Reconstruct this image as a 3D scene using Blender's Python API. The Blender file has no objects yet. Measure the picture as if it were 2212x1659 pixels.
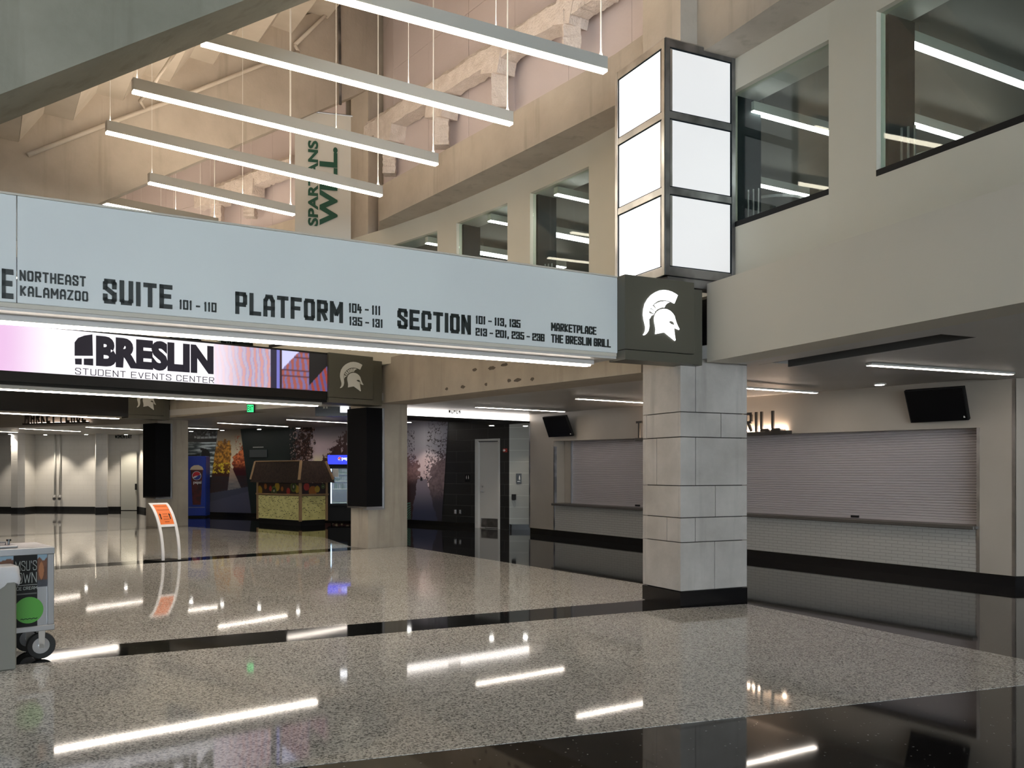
import bpy, bmesh, math, random
from mathutils import Vector, Matrix, geometry
import numpy as np
random.seed(7)
SC = bpy.context.scene
COL = SC.collection
# ---------------------------------------------------------------- camera, world, exposure
F, CX, HY, H = 1900.0, 1106.0, 1020.0, 1.52
cam_d = bpy.data.cameras.new('camera'); cam = bpy.data.objects.new('camera', cam_d); COL.objects.link(cam)
cam.location = (0, 0, H); cam.rotation_euler = (math.radians(90), 0, 0)
cam_d.sensor_width = 36.0; cam_d.lens = F / 2212.0 * 36.0; cam_d.shift_y = (HY - 829.5) / 2212.0
cam_d.clip_end = 200; cam_d.clip_start = 0.05
SC.camera = cam
w = bpy.data.worlds.new('daylight'); SC.world = w; w.use_nodes = True
bg = w.node_tree.nodes['Background']; bg.inputs[0].default_value = (0.82, 0.92, 1.0, 1); bg.inputs[1].default_value = 9.0
SC.view_settings.view_transform = 'Standard'; SC.view_settings.look = 'None'
SC.view_settings.gamma = 1; SC.view_settings.use_curve_mapping = False
SC.view_settings.exposure = 0.62
LAMP = 1.0
def area(name, loc, rot, sx, sy, power, color):
    d = bpy.data.lights.new(name, 'AREA'); d.shape = 'RECTANGLE'; d.size = sx; d.size_y = sy; d.energy = power; d.color = color
    o = bpy.data.objects.new(name, d); o.location = loc; o.rotation_euler = rot; COL.objects.link(o); return o

# ---------------------------------------------------------------- helpers
V = Vector
def gp(px, py, z=0.0):
    Y = F * (H - z) / (py - HY); return V(((px - CX) / F * Y, Y))
class PL:                                   # a vertical plane given by its plan line
    def __init__(s, p, d):
        s.p = V((p[0], p[1])); s.d = V((d[0], d[1])).normalized()
        n = V((-s.d.y, s.d.x))
        s.n = n if n.dot(s.p) > 0 else -n   # away from the camera
    def t(s, px):
        r = (px - CX) / F
        return (r * s.p.y - s.p.x) / (s.d.x - r * s.d.y)
    def xy(s, t, o=0.0): q = s.p + s.d * t + s.n * o; return q
    def at(s, px): return s.xy(s.t(px))
    def pt(s, px, py): q = s.at(px); return V((q.x, q.y, H + (HY - py) * q.y / F))
    def z(s, px, py): return s.pt(px, py).z
    def P(s, t, z, o=0.0): q = s.xy(t, o); return V((q.x, q.y, z))
    def off(s, o): return PL(s.p + s.n * o, s.d)
def vp(x): return V(((x - CX) / F, 1.0)).normalized()
def line(a, b): return PL(a, (b[0] - a[0], b[1] - a[1]))

class MB:
    def __init__(s): s.v = []; s.f = []
    def add(s, vs, fs):
        b = len(s.v); s.v += [V(x) for x in vs]; s.f += [[b + i for i in f] for f in fs]; return s
    def prism(s, poly, vec):
        n = len(poly); vec = V(vec); a = [V(p) for p in poly]; b = [p + vec for p in a]
        nn = V((0, 0, 0))
        for i in range(n): nn += a[i].cross(a[(i + 1) % n])
        flip = nn.dot(vec) > 0
        f1 = list(range(n)); f2 = list(range(n, 2 * n))
        if n > 4:
            tris = geometry.tessellate_polygon([a])
            nt = [list(t) for t in tris]
            for t in nt:
                m = (a[t[1]] - a[t[0]]).cross(a[t[2]] - a[t[0]])
                if (m.dot(vec) > 0): t.reverse()
            F1 = nt; F2 = [[i + n for i in reversed(t)] for t in nt]
        else:
            F1 = [f1[::-1] if flip else f1]; F2 = [f2 if flip else f2[::-1]]
        sd = []
        for i in range(n):
            j = (i + 1) % n; q = [i, j, j + n, i + n]
            sd.append(q if flip else q[::-1])
        return s.add(a + b, F1 + F2 + sd)
    def pbox(s, pl, t0, t1, z0, z1, o0, o1):
        return s.prism([pl.P(t0, z0, o0), pl.P(t1, z0, o0), pl.P(t1, z1, o0), pl.P(t0, z1, o0)], V((pl.n.x, pl.n.y, 0)) * (o1 - o0))
    def box(s, x0, x1, y0, y1, z0, z1):
        return s.prism([(x0, y0, z0), (x1, y0, z0), (x1, y0, z1), (x0, y0, z1)], (0, y1 - y0, 0))
    def ribbon(s, pts, o0, o1, z0, z1):
        n = len(pts); pts = [V(p) for p in pts]
        z0 = z0 if isinstance(z0, (list, tuple)) else [z0] * n
        z1 = z1 if isinstance(z1, (list, tuple)) else [z1] * n
        ns = norms(pts); vs = []
        for i in range(n):
            a = pts[i] + ns[i] * o0; b = pts[i] + ns[i] * o1
            vs += [(a.x, a.y, z0[i]), (b.x, b.y, z0[i]), (b.x, b.y, z1[i]), (a.x, a.y, z1[i])]
        fs = []
        for i in range(n - 1):
            k = 4 * i
            for j in range(4): fs.append([k + j, k + (j + 1) % 4, k + 4 + (j + 1) % 4, k + 4 + j])
        fs.append([3, 2, 1, 0]); k = 4 * (n - 1); fs.append([k, k + 1, k + 2, k + 3])
        return s.add(vs, fs)
    def tube(s, path, r, seg=8, caps=True, jit=0.0, rot=0.0):
        path = [V(p) for p in path]; n = len(path); rs = r if isinstance(r, (list, tuple)) else [r] * n
        vs = []
        for i in range(n):
            d = (path[min(i + 1, n - 1)] - path[max(i - 1, 0)]).normalized()
            u = d.cross(V((0, 0, 1)));
            if u.length < 0.05: u = d.cross(V((0, 1, 0)))
            u.normalize(); v = d.cross(u).normalized()
            for j in range(seg):
                a = rot + 2 * math.pi * j / seg; rr = rs[i] * (1 + random.uniform(-jit, jit))
                vs.append(path[i] + u * math.cos(a) * rr + v * math.sin(a) * rr)
        fs = [[i * seg + j, i * seg + (j + 1) % seg, (i + 1) * seg + (j + 1) % seg, (i + 1) * seg + j] for i in range(n - 1) for j in range(seg)]
        if caps: fs += [list(range(seg))[::-1], [(n - 1) * seg + j for j in range(seg)]]
        return s.add(vs, fs)
    def grid(s, fn, nu, nv):
        vs = [fn(i / nu, j / nv) for j in range(nv + 1) for i in range(nu + 1)]
        fs = [[j * (nu + 1) + i, j * (nu + 1) + i + 1, (j + 1) * (nu + 1) + i + 1, (j + 1) * (nu + 1) + i] for j in range(nv) for i in range(nu)]
        return s.add(vs, fs)
def norms(pts):
    n = len(pts); out = []
    for i in range(n):
        d = (pts[min(i + 1, n - 1)] - pts[max(i - 1, 0)]).normalized(); out.append(V((d.y, -d.x)))
    return out
def offp(pts, o):
    pts = [V(p) for p in pts]; ns = norms(pts); return [p + m * o for p, m in zip(pts, ns)]

ROOT = {}
def tag(o, label=None, cat=None, group=None, kind=None):
    if label: o['label'] = label
    if cat: o['category'] = cat
    if group: o['group'] = group
    if kind: o['kind'] = kind
    return o
def thing(name, label, cat, loc, group=None):
    o = bpy.data.objects.new(name, None); o.empty_display_size = 0.2; COL.objects.link(o)
    o.location = V(loc); ROOT[o] = V(loc); return tag(o, label, cat, group)
def obj(name, mb, mat, parent=None, label=None, cat=None, group=None, kind=None, smooth=False, bevel=0.0, fix=True):
    vs = mb.v
    if parent is not None: base = ROOT[parent]
    else:
        xs = [v.x for v in vs]; ys = [v.y for v in vs]; base = V(((min(xs) + max(xs)) / 2, (min(ys) + max(ys)) / 2, min(v.z for v in vs)))
    me = bpy.data.meshes.new(name); me.from_pydata([tuple(v - base) for v in vs], [], mb.f)
    me.validate()
    if fix or bevel:
        bm = bmesh.new(); bm.from_mesh(me)
        if fix: bmesh.ops.recalc_face_normals(bm, faces=bm.faces)
        if bevel: bmesh.ops.bevel(bm, geom=list(bm.edges), offset=bevel, segments=1, affect='EDGES', clamp_overlap=True)
        bm.to_mesh(me); bm.free()
    # box-projected uv in metres
    uv = me.uv_layers.new(name='uv')
    dat = np.zeros((len(me.loops), 2), dtype=np.float32)
    for p in me.polygons:
        n = p.normal
        if abs(n.z) < 0.6:
            l = math.hypot(n.x, n.y) or 1; tx, ty = -n.y / l, n.x / l
            if abs(tx) > abs(ty):
                if tx < 0: tx, ty = -tx, -ty
            elif ty < 0: tx, ty = -tx, -ty
            for li in p.loop_indices:
                c = me.vertices[me.loops[li].vertex_index].co + base; dat[li] = (c.x * tx + c.y * ty, c.z)
        else:
            for li in p.loop_indices:
                c = me.vertices[me.loops[li].vertex_index].co + base; dat[li] = (c.x, c.y)
    uv.data.foreach_set('uv', dat.ravel())
    me.materials.append(mat)
    if smooth:
        for p in me.polygons: p.use_smooth = True
    o = bpy.data.objects.new(name, me); COL.objects.link(o)
    if parent is None: o.location = base; ROOT[o] = base
    else:
        o.parent = parent; ROOT[o] = base
    return tag(o, label, cat, group, kind)
def struct(name, mb, mat, parent=None, **k):
    return obj(name, mb, mat, parent, kind='structure' if parent is None else None, **k)
def colored(name, mb, colors, mat, parent, **k):
    o = obj(name, mb, mat, parent, fix=False, **k)
    a = o.data.color_attributes.new(name='print', type='FLOAT_COLOR', domain='POINT')
    c = np.ones((len(colors), 4), dtype=np.float32); c[:, :3] = np.array(colors, dtype=np.float32)
    a.data.foreach_set('color', c.ravel()); return o
def lin(r, g, b):
    f = lambda c: (c / 255 / 12.92) if c / 255 <= 0.04045 else ((c / 255 + 0.055) / 1.055) ** 2.4
    return (f(r), f(g), f(b))

# ---------------------------------------------------------------- materials
def M(name, col=(.5, .5, .5), rough=.6, metal=0.0, emit=None, es=1.0, noise=None, bump=0.0, bscale=30, spec=0.5, alpha=1.0, trans=0.0, coat=0.0):
    m = bpy.data.materials.new(name); m.use_nodes = True; nt = m.node_tree; b = nt.nodes['Principled BSDF']
    b.inputs['Base Color'].default_value = (*col, 1); b.inputs['Roughness'].default_value = rough; b.inputs['Metallic'].default_value = metal
    b.inputs['Specular IOR Level'].default_value = spec
    if coat: b.inputs['Coat Weight'].default_value = coat; b.inputs['Coat Roughness'].default_value = .08
    if trans: b.inputs['Transmission Weight'].default_value = trans
    if emit: b.inputs['Emission Color'].default_value = (*emit, 1); b.inputs['Emission Strength'].default_value = es
    if noise or bump:
        g = nt.nodes.new('ShaderNodeNewGeometry')
    if noise:                                # (other colour, scale, detail, lo, hi)
        c2, sc, det, lo, hi = noise
        n = nt.nodes.new('ShaderNodeTexNoise'); n.inputs['Scale'].default_value = sc; n.inputs['Detail'].default_value = det
        r = nt.nodes.new('ShaderNodeValToRGB'); r.color_ramp.elements[0].position = lo; r.color_ramp.elements[1].position = hi
        r.color_ramp.elements[0].color = (*col, 1); r.color_ramp.elements[1].color = (*c2, 1)
        nt.links.new(g.outputs['Position'], n.inputs['Vector']); nt.links.new(n.outputs['Fac'], r.inputs['Fac']); nt.links.new(r.outputs[0], b.inputs['Base Color'])
    if bump:
        n2 = nt.nodes.new('ShaderNodeTexNoise'); n2.inputs['Scale'].default_value = bscale; n2.inputs['Detail'].default_value = 3
        bp = nt.nodes.new('ShaderNodeBump'); bp.inputs['Strength'].default_value = bump; bp.inputs['Distance'].default_value = .02
        nt.links.new(g.outputs['Position'], n2.inputs['Vector']); nt.links.new(n2.outputs['Fac'], bp.inputs['Height']); nt.links.new(bp.outputs[0], b.inputs['Normal'])
    return m
def concrete(name, c1, c2, c3, streak=True, rough=.75):
    m = bpy.data.materials.new(name); m.use_nodes = True; nt = m.node_tree; b = nt.nodes['Principled BSDF']; b.inputs['Roughness'].default_value = rough
    g = nt.nodes.new('ShaderNodeNewGeometry')
    n = nt.nodes.new('ShaderNodeTexNoise'); n.inputs['Scale'].default_value = 1.1; n.inputs['Detail'].default_value = 8; n.inputs['Roughness'].default_value = .62
    r = nt.nodes.new('ShaderNodeValToRGB'); r.color_ramp.elements[0].position = .33; r.color_ramp.elements[1].position = .68
    r.color_ramp.elements[0].color = (*c1, 1); r.color_ramp.elements[1].color = (*c2, 1)
    mp = nt.nodes.new('ShaderNodeMapping'); mp.inputs['Scale'].default_value = (5, 5, .45)
    n2 = nt.nodes.new('ShaderNodeTexNoise'); n2.inputs['Scale'].default_value = 1.0; n2.inputs['Detail'].default_value = 4
    r2 = nt.nodes.new('ShaderNodeValToRGB'); r2.color_ramp.elements[0].position = .56; r2.color_ramp.elements[1].position = .75
    r2.color_ramp.elements[0].color = (0, 0, 0, 1); r2.color_ramp.elements[1].color = (.55, .55, .55, 1)
    mx = nt.nodes.new('ShaderNodeMixRGB'); mx.inputs[2].default_value = (*c3, 1)
    L = nt.links.new
    L(g.outputs['Position'], n.inputs['Vector']); L(n.outputs['Fac'], r.inputs['Fac']); L(g.outputs['Position'], mp.inputs['Vector']); L(mp.outputs[0], n2.inputs['Vector'])
    L(n2.outputs['Fac'], r2.inputs['Fac']); L(r.outputs[0], mx.inputs[1])
    if streak: L(r2.outputs[0], mx.inputs[0])
    else: mx.inputs[0].default_value = 0
    L(mx.outputs[0], b.inputs['Base Color'])
    n3 = nt.nodes.new('ShaderNodeTexNoise'); n3.inputs['Scale'].default_value = 22; n3.inputs['Detail'].default_value = 6
    bp = nt.nodes.new('ShaderNodeBump'); bp.inputs['Strength'].default_value = .25; bp.inputs['Distance'].default_value = .01
    L(g.outputs['Position'], n3.inputs['Vector']); L(n3.outputs['Fac'], bp.inputs['Height']); L(bp.outputs[0], b.inputs['Normal'])
    return m
def brick(name, c1, c2, mortar, bw, rh, ms=.006, rough=.35):
    m = bpy.data.materials.new(name); m.use_nodes = True; nt = m.node_tree; b = nt.nodes['Principled BSDF']; b.inputs['Roughness'].default_value = rough
    u = nt.nodes.new('ShaderNodeUVMap'); t = nt.nodes.new('ShaderNodeTexBrick')
    t.inputs['Color1'].default_value = (*c1, 1); t.inputs['Color2'].default_value = (*c2, 1); t.inputs['Mortar'].default_value = (*mortar, 1)
    t.inputs['Scale'].default_value = 1; t.inputs['Brick Width'].default_value = bw; t.inputs['Row Height'].default_value = rh; t.inputs['Mortar Size'].default_value = ms
    nt.links.new(u.outputs[0], t.inputs['Vector']); nt.links.new(t.outputs['Color'], b.inputs['Base Color'])
    bp = nt.nodes.new('ShaderNodeBump'); bp.invert = True; bp.inputs['Strength'].default_value = .35; bp.inputs['Distance'].default_value = .004
    nt.links.new(t.outputs['Fac'], bp.inputs['Height']); nt.links.new(bp.outputs[0], b.inputs['Normal']); return m
def speckle(name, dark, mid, light, scale, rough, lo=.25, hi=.8, sparkle=False, wob=.012):
    m = bpy.data.materials.new(name); m.use_nodes = True; nt = m.node_tree; b = nt.nodes['Principled BSDF']; b.inputs['Roughness'].default_value = rough
    L = nt.links.new; g = nt.nodes.new('ShaderNodeNewGeometry')
    v = nt.nodes.new('ShaderNodeTexVoronoi'); v.inputs['Scale'].default_value = scale; L(g.outputs['Position'], v.inputs['Vector'])
    sx = nt.nodes.new('ShaderNodeSeparateColor'); L(v.outputs['Color'], sx.inputs[0])
    r = nt.nodes.new('ShaderNodeValToRGB'); e = r.color_ramp.elements; e[0].position = lo; e[0].color = (*dark, 1); e[1].position = hi; e[1].color = (*light, 1)
    k = e.new((lo + hi) / 2); k.color = (*mid, 1)
    if sparkle:
        e[0].position = 0; k.position = .9975; k.color = (*mid, 1); e[-1].position = 1.0
    L(sx.outputs[0], r.inputs['Fac'])
    n = nt.nodes.new('ShaderNodeTexNoise'); n.inputs['Scale'].default_value = .8; n.inputs['Detail'].default_value = 4; L(g.outputs['Position'], n.inputs['Vector'])
    mx = nt.nodes.new('ShaderNodeMixRGB'); mx.blend_type = 'MULTIPLY'; mx.inputs[0].default_value = .25
    L(r.outputs[0], mx.inputs[1]); L(n.outputs['Fac'], mx.inputs[2]); L(mx.outputs[0], b.inputs['Base Color'])
    n2 = nt.nodes.new('ShaderNodeTexNoise'); n2.inputs['Scale'].default_value = 2.2; n2.inputs['Detail'].default_value = 1.5
    bp = nt.nodes.new('ShaderNodeBump'); bp.inputs['Strength'].default_value = wob; bp.inputs['Distance'].default_value = .02
    L(g.outputs['Position'], n2.inputs['Vector']); L(n2.outputs['Fac'], bp.inputs['Height']); L(bp.outputs[0], b.inputs['Normal']); return m
def printed(name, rough=.5, emit=0.0, gain=1.0):
    m = bpy.data.materials.new(name); m.use_nodes = True; nt = m.node_tree; b = nt.nodes['Principled BSDF']; b.inputs['Roughness'].default_value = rough
    a = nt.nodes.new('ShaderNodeVertexColor'); a.layer_name = 'print'
    if emit:
        b.inputs['Base Color'].default_value = (.02, .02, .02, 1); nt.links.new(a.outputs[0], b.inputs['Emission Color']); b.inputs['Emission Strength'].default_value = emit
    else: nt.links.new(a.outputs[0], b.inputs['Base Color'])
    return m
WARM = (1.0, .83, .66); COOL = (1.0, .95, .88)
m_terr = speckle('terrazzo', (.20, .195, .185), (.655, .645, .61), (.87, .86, .82), 95, .045, .08, .85)
m_black = speckle('black_granite', (.008, .008, .009), (.014, .014, .015), (.6, .6, .58), 130, .04, sparkle=True)
m_band = speckle('dark_terrazzo', (.008, .009, .009), (.015, .017, .016), (.3, .32, .3), 130, .05, sparkle=True)
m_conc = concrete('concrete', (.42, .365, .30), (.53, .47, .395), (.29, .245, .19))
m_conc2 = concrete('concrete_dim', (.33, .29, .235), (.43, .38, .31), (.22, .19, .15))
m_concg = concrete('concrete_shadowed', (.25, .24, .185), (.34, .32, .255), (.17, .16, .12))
m_tread = M('precast', (.62, .56, .48), .8, noise=((.54, .48, .40), 1.5, 5, .4, .7))
m_stone = concrete('stone_panel', (.35, .325, .295), (.52, .49, .455), (.22, .20, .18))
m_joint = M('joint', (.03, .028, .025), .9)
m_sign = M('painted_sign_panel', (.70, .735, .725), .45, noise=((.67, .70, .695), .8, 2, .4, .6))
m_letter = M('black_green_lettering', (.012, .018, .016), .5)
m_fascia = M('painted_drywall', (.58, .54, .46), .7, noise=((.55, .51, .435), .7, 3, .35, .65))
m_wallup = M('cream_drywall', (.62, .585, .49), .7, noise=((.59, .555, .46), .8, 3, .35, .65))
m_grayc = M('grey_ceiling', (.50, .48, .455), .4, noise=((.45, .435, .41), .6, 3, .4, .65))
m_roomc = M('room_ceiling', (.20, .19, .18), .6)
m_dark = M('dark_panel', (.012, .017, .02), .7, spec=.1)
m_blk = M('black_gloss', (.006, .006, .007), .25)
m_blkm = M('black_matte', (.012, .012, .012), .6, spec=.2)
m_olive = M('bronze_metal', (.105, .10, .078), .42, metal=.35)
m_steel = M('steel', (.42, .42, .42), .3, metal=1.0, noise=((.62, .62, .62), 2.5, 3, .4, .6))
m_dsteel = M('dark_steel', (.16, .16, .165), .35, metal=.9, noise=((.36, .36, .37), 2.0, 3, .42, .6))
m_alu = M('aluminium', (.33, .335, .345), .38, metal=.75)
m_white = M('white_paint', (.75, .74, .71), .5)
m_fix = M('fixture_grey', (.50, .49, .45), .5)
m_lensW = M('warm_lens', (.9, .9, .9), .5, emit=(1.0, .88, .70), es=11 * LAMP)
m_up = M('uplight_lens', (.9, .9, .9), .5, emit=WARM, es=38 * LAMP)
m_lensC = M('neutral_lens', (.9, .9, .9), .5, emit=(1.0, .89, .78), es=15 * LAMP)
m_lensU = M('room_lens', (.9, .9, .9), .5, emit=(1.0, .97, .93), es=22 * LAMP)
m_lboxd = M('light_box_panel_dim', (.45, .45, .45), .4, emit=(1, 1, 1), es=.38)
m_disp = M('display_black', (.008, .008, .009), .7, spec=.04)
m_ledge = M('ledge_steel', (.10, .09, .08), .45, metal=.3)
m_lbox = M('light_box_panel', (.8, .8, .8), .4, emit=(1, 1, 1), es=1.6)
m_band_lit = M('lit_fascia', (.8, .8, .8), .4, emit=(1, .93, .88), es=2.2)
m_pink = M('painted_masonry', (.60, .53, .525), .8, noise=((.57, .50, .495), 1.0, 4, .35, .65), bump=.15, bscale=18)
m_foam = M('sprayed_fireproofing', (.72, .65, .60), .95, noise=((.60, .53, .48), 7, 5, .3, .7), bump=1.0, bscale=32)
m_beige = M('beige_wall', (.43, .38, .32), .42, noise=((.375, .33, .275), .8, 5, .35, .7), bump=.06, bscale=5)
m_wtile = brick('small_wall_tile', (.43, .41, .375), (.415, .395, .36), (.27, .255, .235), .20, .05, .004, .3)
m_cmu = brick('white_block', (.60, .575, .53), (.59, .565, .52), (.55, .525, .48), .40, .20, .008, .5)
m_cmub = brick('black_block', (.010, .011, .012), (.012, .013, .014), (.05, .05, .05), 1.2, .30, .006, .3)
m_cmug = brick('grey_block', (.30, .30, .275), (.29, .29, .265), (.44, .43, .40), 1.2, .30, .006, .45)
m_shut = M('shutter_metal', (.50, .465, .47), .38, metal=.3)
m_helm = M('lit_white_emblem', (.85, .86, .86), .5, emit=(.95, .97, 1.0), es=1.1)
m_helm2 = M('grey_emblem', (.60, .59, .54), .5)
m_red = M('alarm_red', (.35, .03, .02), .5)
m_print = printed('wall_print', .35)
m_led = printed('led_screen', .4, emit=.72)
m_orange = M('orange_card', (.86, .20, .04), .5)
m_glass = None
def glassmat(fac=.035):
    m = bpy.data.materials.new('clear_glass'); m.use_nodes = True; nt = m.node_tree; nt.nodes.clear()
    o = nt.nodes.new('ShaderNodeOutputMaterial'); t = nt.nodes.new('ShaderNodeBsdfTransparent'); g = nt.nodes.new('ShaderNodeBsdfGlossy'); x = nt.nodes.new('ShaderNodeMixShader'); pass
    t.inputs[0].default_value = (.86, .92, .89, 1); g.inputs['Roughness'].default_value = .02; x.inputs[0].default_value = fac
    nt.links.new(t.outputs[0], x.inputs[1]); nt.links.new(g.outputs[0], x.inputs[2]); nt.links.new(x.outputs[0], o.inputs[0]); return m
m_glass = glassmat(); m_glassf = glassmat(.008)

# ---------------------------------------------------------------- lettering
c_ = .14
GL = {
 'A': [[(0, 0), (0, .75), (.5 - .22, 1), (.5 + .22, 1), (1, .75), (1, 0)], [(0, .36), (1, .36)]],
 'B': [[(0, 0), (0, 1), (1 - c_, 1), (1, 1 - c_), (1, .56), (.86, .5), (1, .44), (1, c_), (1 - c_, 0), (0, 0)], [(0, .5), (.9, .5)]],
 'C': [[(1, .72), (1, 1 - c_), (1 - c_, 1), (c_, 1), (0, 1 - c_), (0, c_), (c_, 0), (1 - c_, 0), (1, c_), (1, .28)]],
 'D': [[(0, 0), (0, 1), (1 - c_, 1), (1, 1 - c_), (1, c_), (1 - c_, 0), (0, 0)]],
 'E': [[(1, 1), (0, 1), (0, 0), (1, 0)], [(0, .52), (.85, .52)]],
 'F': [[(1, 1), (0, 1), (0, 0)], [(0, .5), (.8, .5)]],
 'G': [[(1, .72), (1, 1 - c_), (1 - c_, 1), (c_, 1), (0, 1 - c_), (0, c_), (c_, 0), (1 - c_, 0), (1, c_), (1, .48), (.55, .48)]],
 'H': [[(0, 0), (0, 1)], [(1, 0), (1, 1)], [(0, .5), (1, .5)]],
 'I': [[(.5, 0), (.5, 1)]], 'J': [[(1, 1), (1, 0), (0, 0), (0, .3)]],
 'K': [[(0, 0), (0, 1)], [(1, 1), (.25, .5), (1, 0)]],
 'L': [[(0, 1), (0, 0), (1, 0)]],
 'M': [[(0, 0), (0, 1), (.5, .35), (1, 1), (1, 0)]],
 'N': [[(0, 0), (0, 1), (1, 0), (1, 1)]],
 'O': [[(c_, 0), (0, c_), (0, 1 - c_), (c_, 1), (1 - c_, 1), (1, 1 - c_), (1, c_), (1 - c_, 0), (c_, 0)]],
 'P': [[(0, 0), (0, 1), (1 - c_, 1), (1, 1 - c_), (1, .55), (1 - c_, .42), (0, .42)]],
 'R': [[(0, 0), (0, 1), (1 - c_, 1), (1, 1 - c_), (1, .62), (1 - c_, .5), (0, .5)], [(.45, .5), (1, 0)]],
 'S': [[(1, .74), (1, 1 - c_), (1 - c_, 1), (c_, 1), (0, 1 - c_), (0, .68), (1, .36), (1, c_), (1 - c_, 0), (c_, 0), (0, c_), (0, .26)]],
 'T': [[(.5, 0), (.5, 1)], [(0, 1), (1, 1)]],
 'U': [[(0, 1), (0, c_), (c_, 0), (1 - c_, 0), (1, c_), (1, 1)]],
 'V': [[(0, 1), (.5, 0), (1, 1)]],
 'W': [[(0, 1), (.25, 0), (.5, .8), (.75, 0), (1, 1)]],
 'X': [[(0, 0), (1, 1)], [(0, 1), (1, 0)]], 'Y': [[(0, 1), (.5, .5), (1, 1)], [(.5, .5), (.5, 0)]],
 'Z': [[(0, 1), (1, 1), (0, 0), (1, 0)]],
 '0': [[(0, 0), (0, 1), (1, 1), (1, 0), (0, 0)]],
 '1': [[(.15, .86), (.5, 1), (.5, 0)]],
 '2': [[(0, .76), (0, 1), (1, 1), (1, .52), (0, .48), (0, 0), (1, 0)]],
 '3': [[(0, .76), (0, 1), (1, 1), (1, 0), (0, 0), (0, .24)], [(.3, .5), (1, .5)]],
 '4': [[(.15, 1), (0, .35), (1, .35)], [(.75, .7), (.75, 0)]],
 '5': [[(1, 1), (0, 1), (0, .58), (1, .54), (1, 0), (0, 0), (0, .24)]],
 '6': [[(1, .76), (1, 1), (0, 1), (0, 0), (1, 0), (1, .54), (0, .54)]],
 '-': [[(0, .45), (1, .45)]], ',': [[(.5, .1), (.3, -.12)]], "'": [[(.5, 1), (.5, .8)]], '.': [[(.4, 0), (.6, 0)]],
}
WID = {'I': .0, '1': .32, ',': .2, '.': .2, "'": .1, 'M': 1.35, 'W': 1.5, '-': .75}
def glyph_quads(text, gw=.38, st=.17, gap=.13, sp=.30):
    """2-D quads of a squared stroke alphabet, cap height 1"""
    x = 0; out = []
    for ch in text:
        if ch == ' ': x += sp; continue
        w_ = WID.get(ch, 1.0) * gw; hgt = 1 - st
        for pl in GL[ch]:
            P = [V((x + st / 2 + (p[0] * w_), st / 2 + p[1] * hgt)) for p in pl]
            if ch == 'I': P = [V((x + st / 2, p.y)) for p in P]
            for a, b in zip(P[:-1], P[1:]):
                d = (b - a)
                if d.length < 1e-6: continue
                d.normalize(); n = V((-d.y, d.x)) * st / 2
                diag = abs(d.x) > .12 and abs(d.y) > .12
                e = d * (st * (.20 if diag else .5))
                q = [a - e - n, b + e - n, b + e + n, a - e + n]
                if diag or True: q = [V((p.x, min(max(p.y, 0 if ch != ',' else -.3), 1))) for p in q]
                out.append(q)
        x += w_ + st + gap
    return out, x - gap
def letters(text, org, ux, uz, wdt, hgt, nrm, mat, parent, th=.03, **k):
    org = V(org); ux = V(ux); uz = V(uz); nrm = V(nrm); W = glyph_quads(text, **k)[1]
    for i, ch in enumerate(text):
        if ch == ' ': continue
        n0 = len(glyph_quads(text[:i], **k)[0]) if i else 0; n1 = len(glyph_quads(text[:i + 1], **k)[0])
        mb = MB()
        for q in glyph_quads(text, **k)[0][n0:n1]: mb.prism([org + ux * (p.x / W * wdt) + uz * (p.y * hgt) for p in q], nrm * th)
        obj('letter', mb, mat, parent)
def bfont_polys(text, off=0.0):
    cu = bpy.data.curves.new('t', 'FONT'); cu.body = text; cu.offset = off; cu.resolution_u = 4; cu.fill_mode = 'FRONT'
    o = bpy.data.objects.new('t', cu); COL.objects.link(o); me = o.to_mesh()
    vs = [V((v.co.x, v.co.y)) for v in me.vertices]; fs = [list(p.vertices) for p in me.polygons]
    o.to_mesh_clear(); bpy.data.objects.remove(o); bpy.data.curves.remove(cu)
    return vs, fs
def word(name, text, org, ux, uz, wdt, hgt, nrm, mat, parent, th=.01, st=.17, gw=.38, gap=.13, sp=.3, font=None, boff=0.02, out=True):
    """text fitted to a wdt x hgt box whose lower left corner is org; ux, uz unit directions, nrm towards the reader"""
    mb = MB(); org = V(org); ux = V(ux); uz = V(uz); nrm = V(nrm)
    if font is None:
        qs, W = glyph_quads(text, gw, st, gap, sp)
        for q in qs:
            mb.prism([org + ux * (p.x / W * wdt) + uz * (p.y * hgt) for p in q], nrm * th)
    else:
        vs, fs = bfont_polys(text, boff)
        x0 = min(v.x for v in vs); x1 = max(v.x for v in vs); y0 = min(v.y for v in vs); y1 = max(v.y for v in vs)
        f3 = lambda v, d: org + ux * ((v.x - x0) / (x1 - x0) * wdt) + uz * ((v.y - y0) / (y1 - y0) * hgt) + nrm * d
        mb.add([f3(v, th) for v in vs], fs)
    return obj(name, mb, mat, parent, fix=font is None)
def wordpl(text, pl, px0, px1, yt, yb, mat, parent, o=-.012, th=.012, yat=None, name='lettering', **k):
    """text on plane pl between two columns of the survey, top and bottom read at its left end"""
    ya = px0 if yat is None else yat
    t0, t1 = pl.t(px0), pl.t(px1); z1, z0 = pl.z(ya, yt), pl.z(ya, yb)
    s = 1 if t1 > t0 else -1
    return word(name, text, pl.P(t0, z0, o), V((pl.d.x, pl.d.y, 0)) * s, (0, 0, 1), abs(t1 - t0), z1 - z0, -V((pl.n.x, pl.n.y, 0)), mat, parent, th=th, **k)
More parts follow.
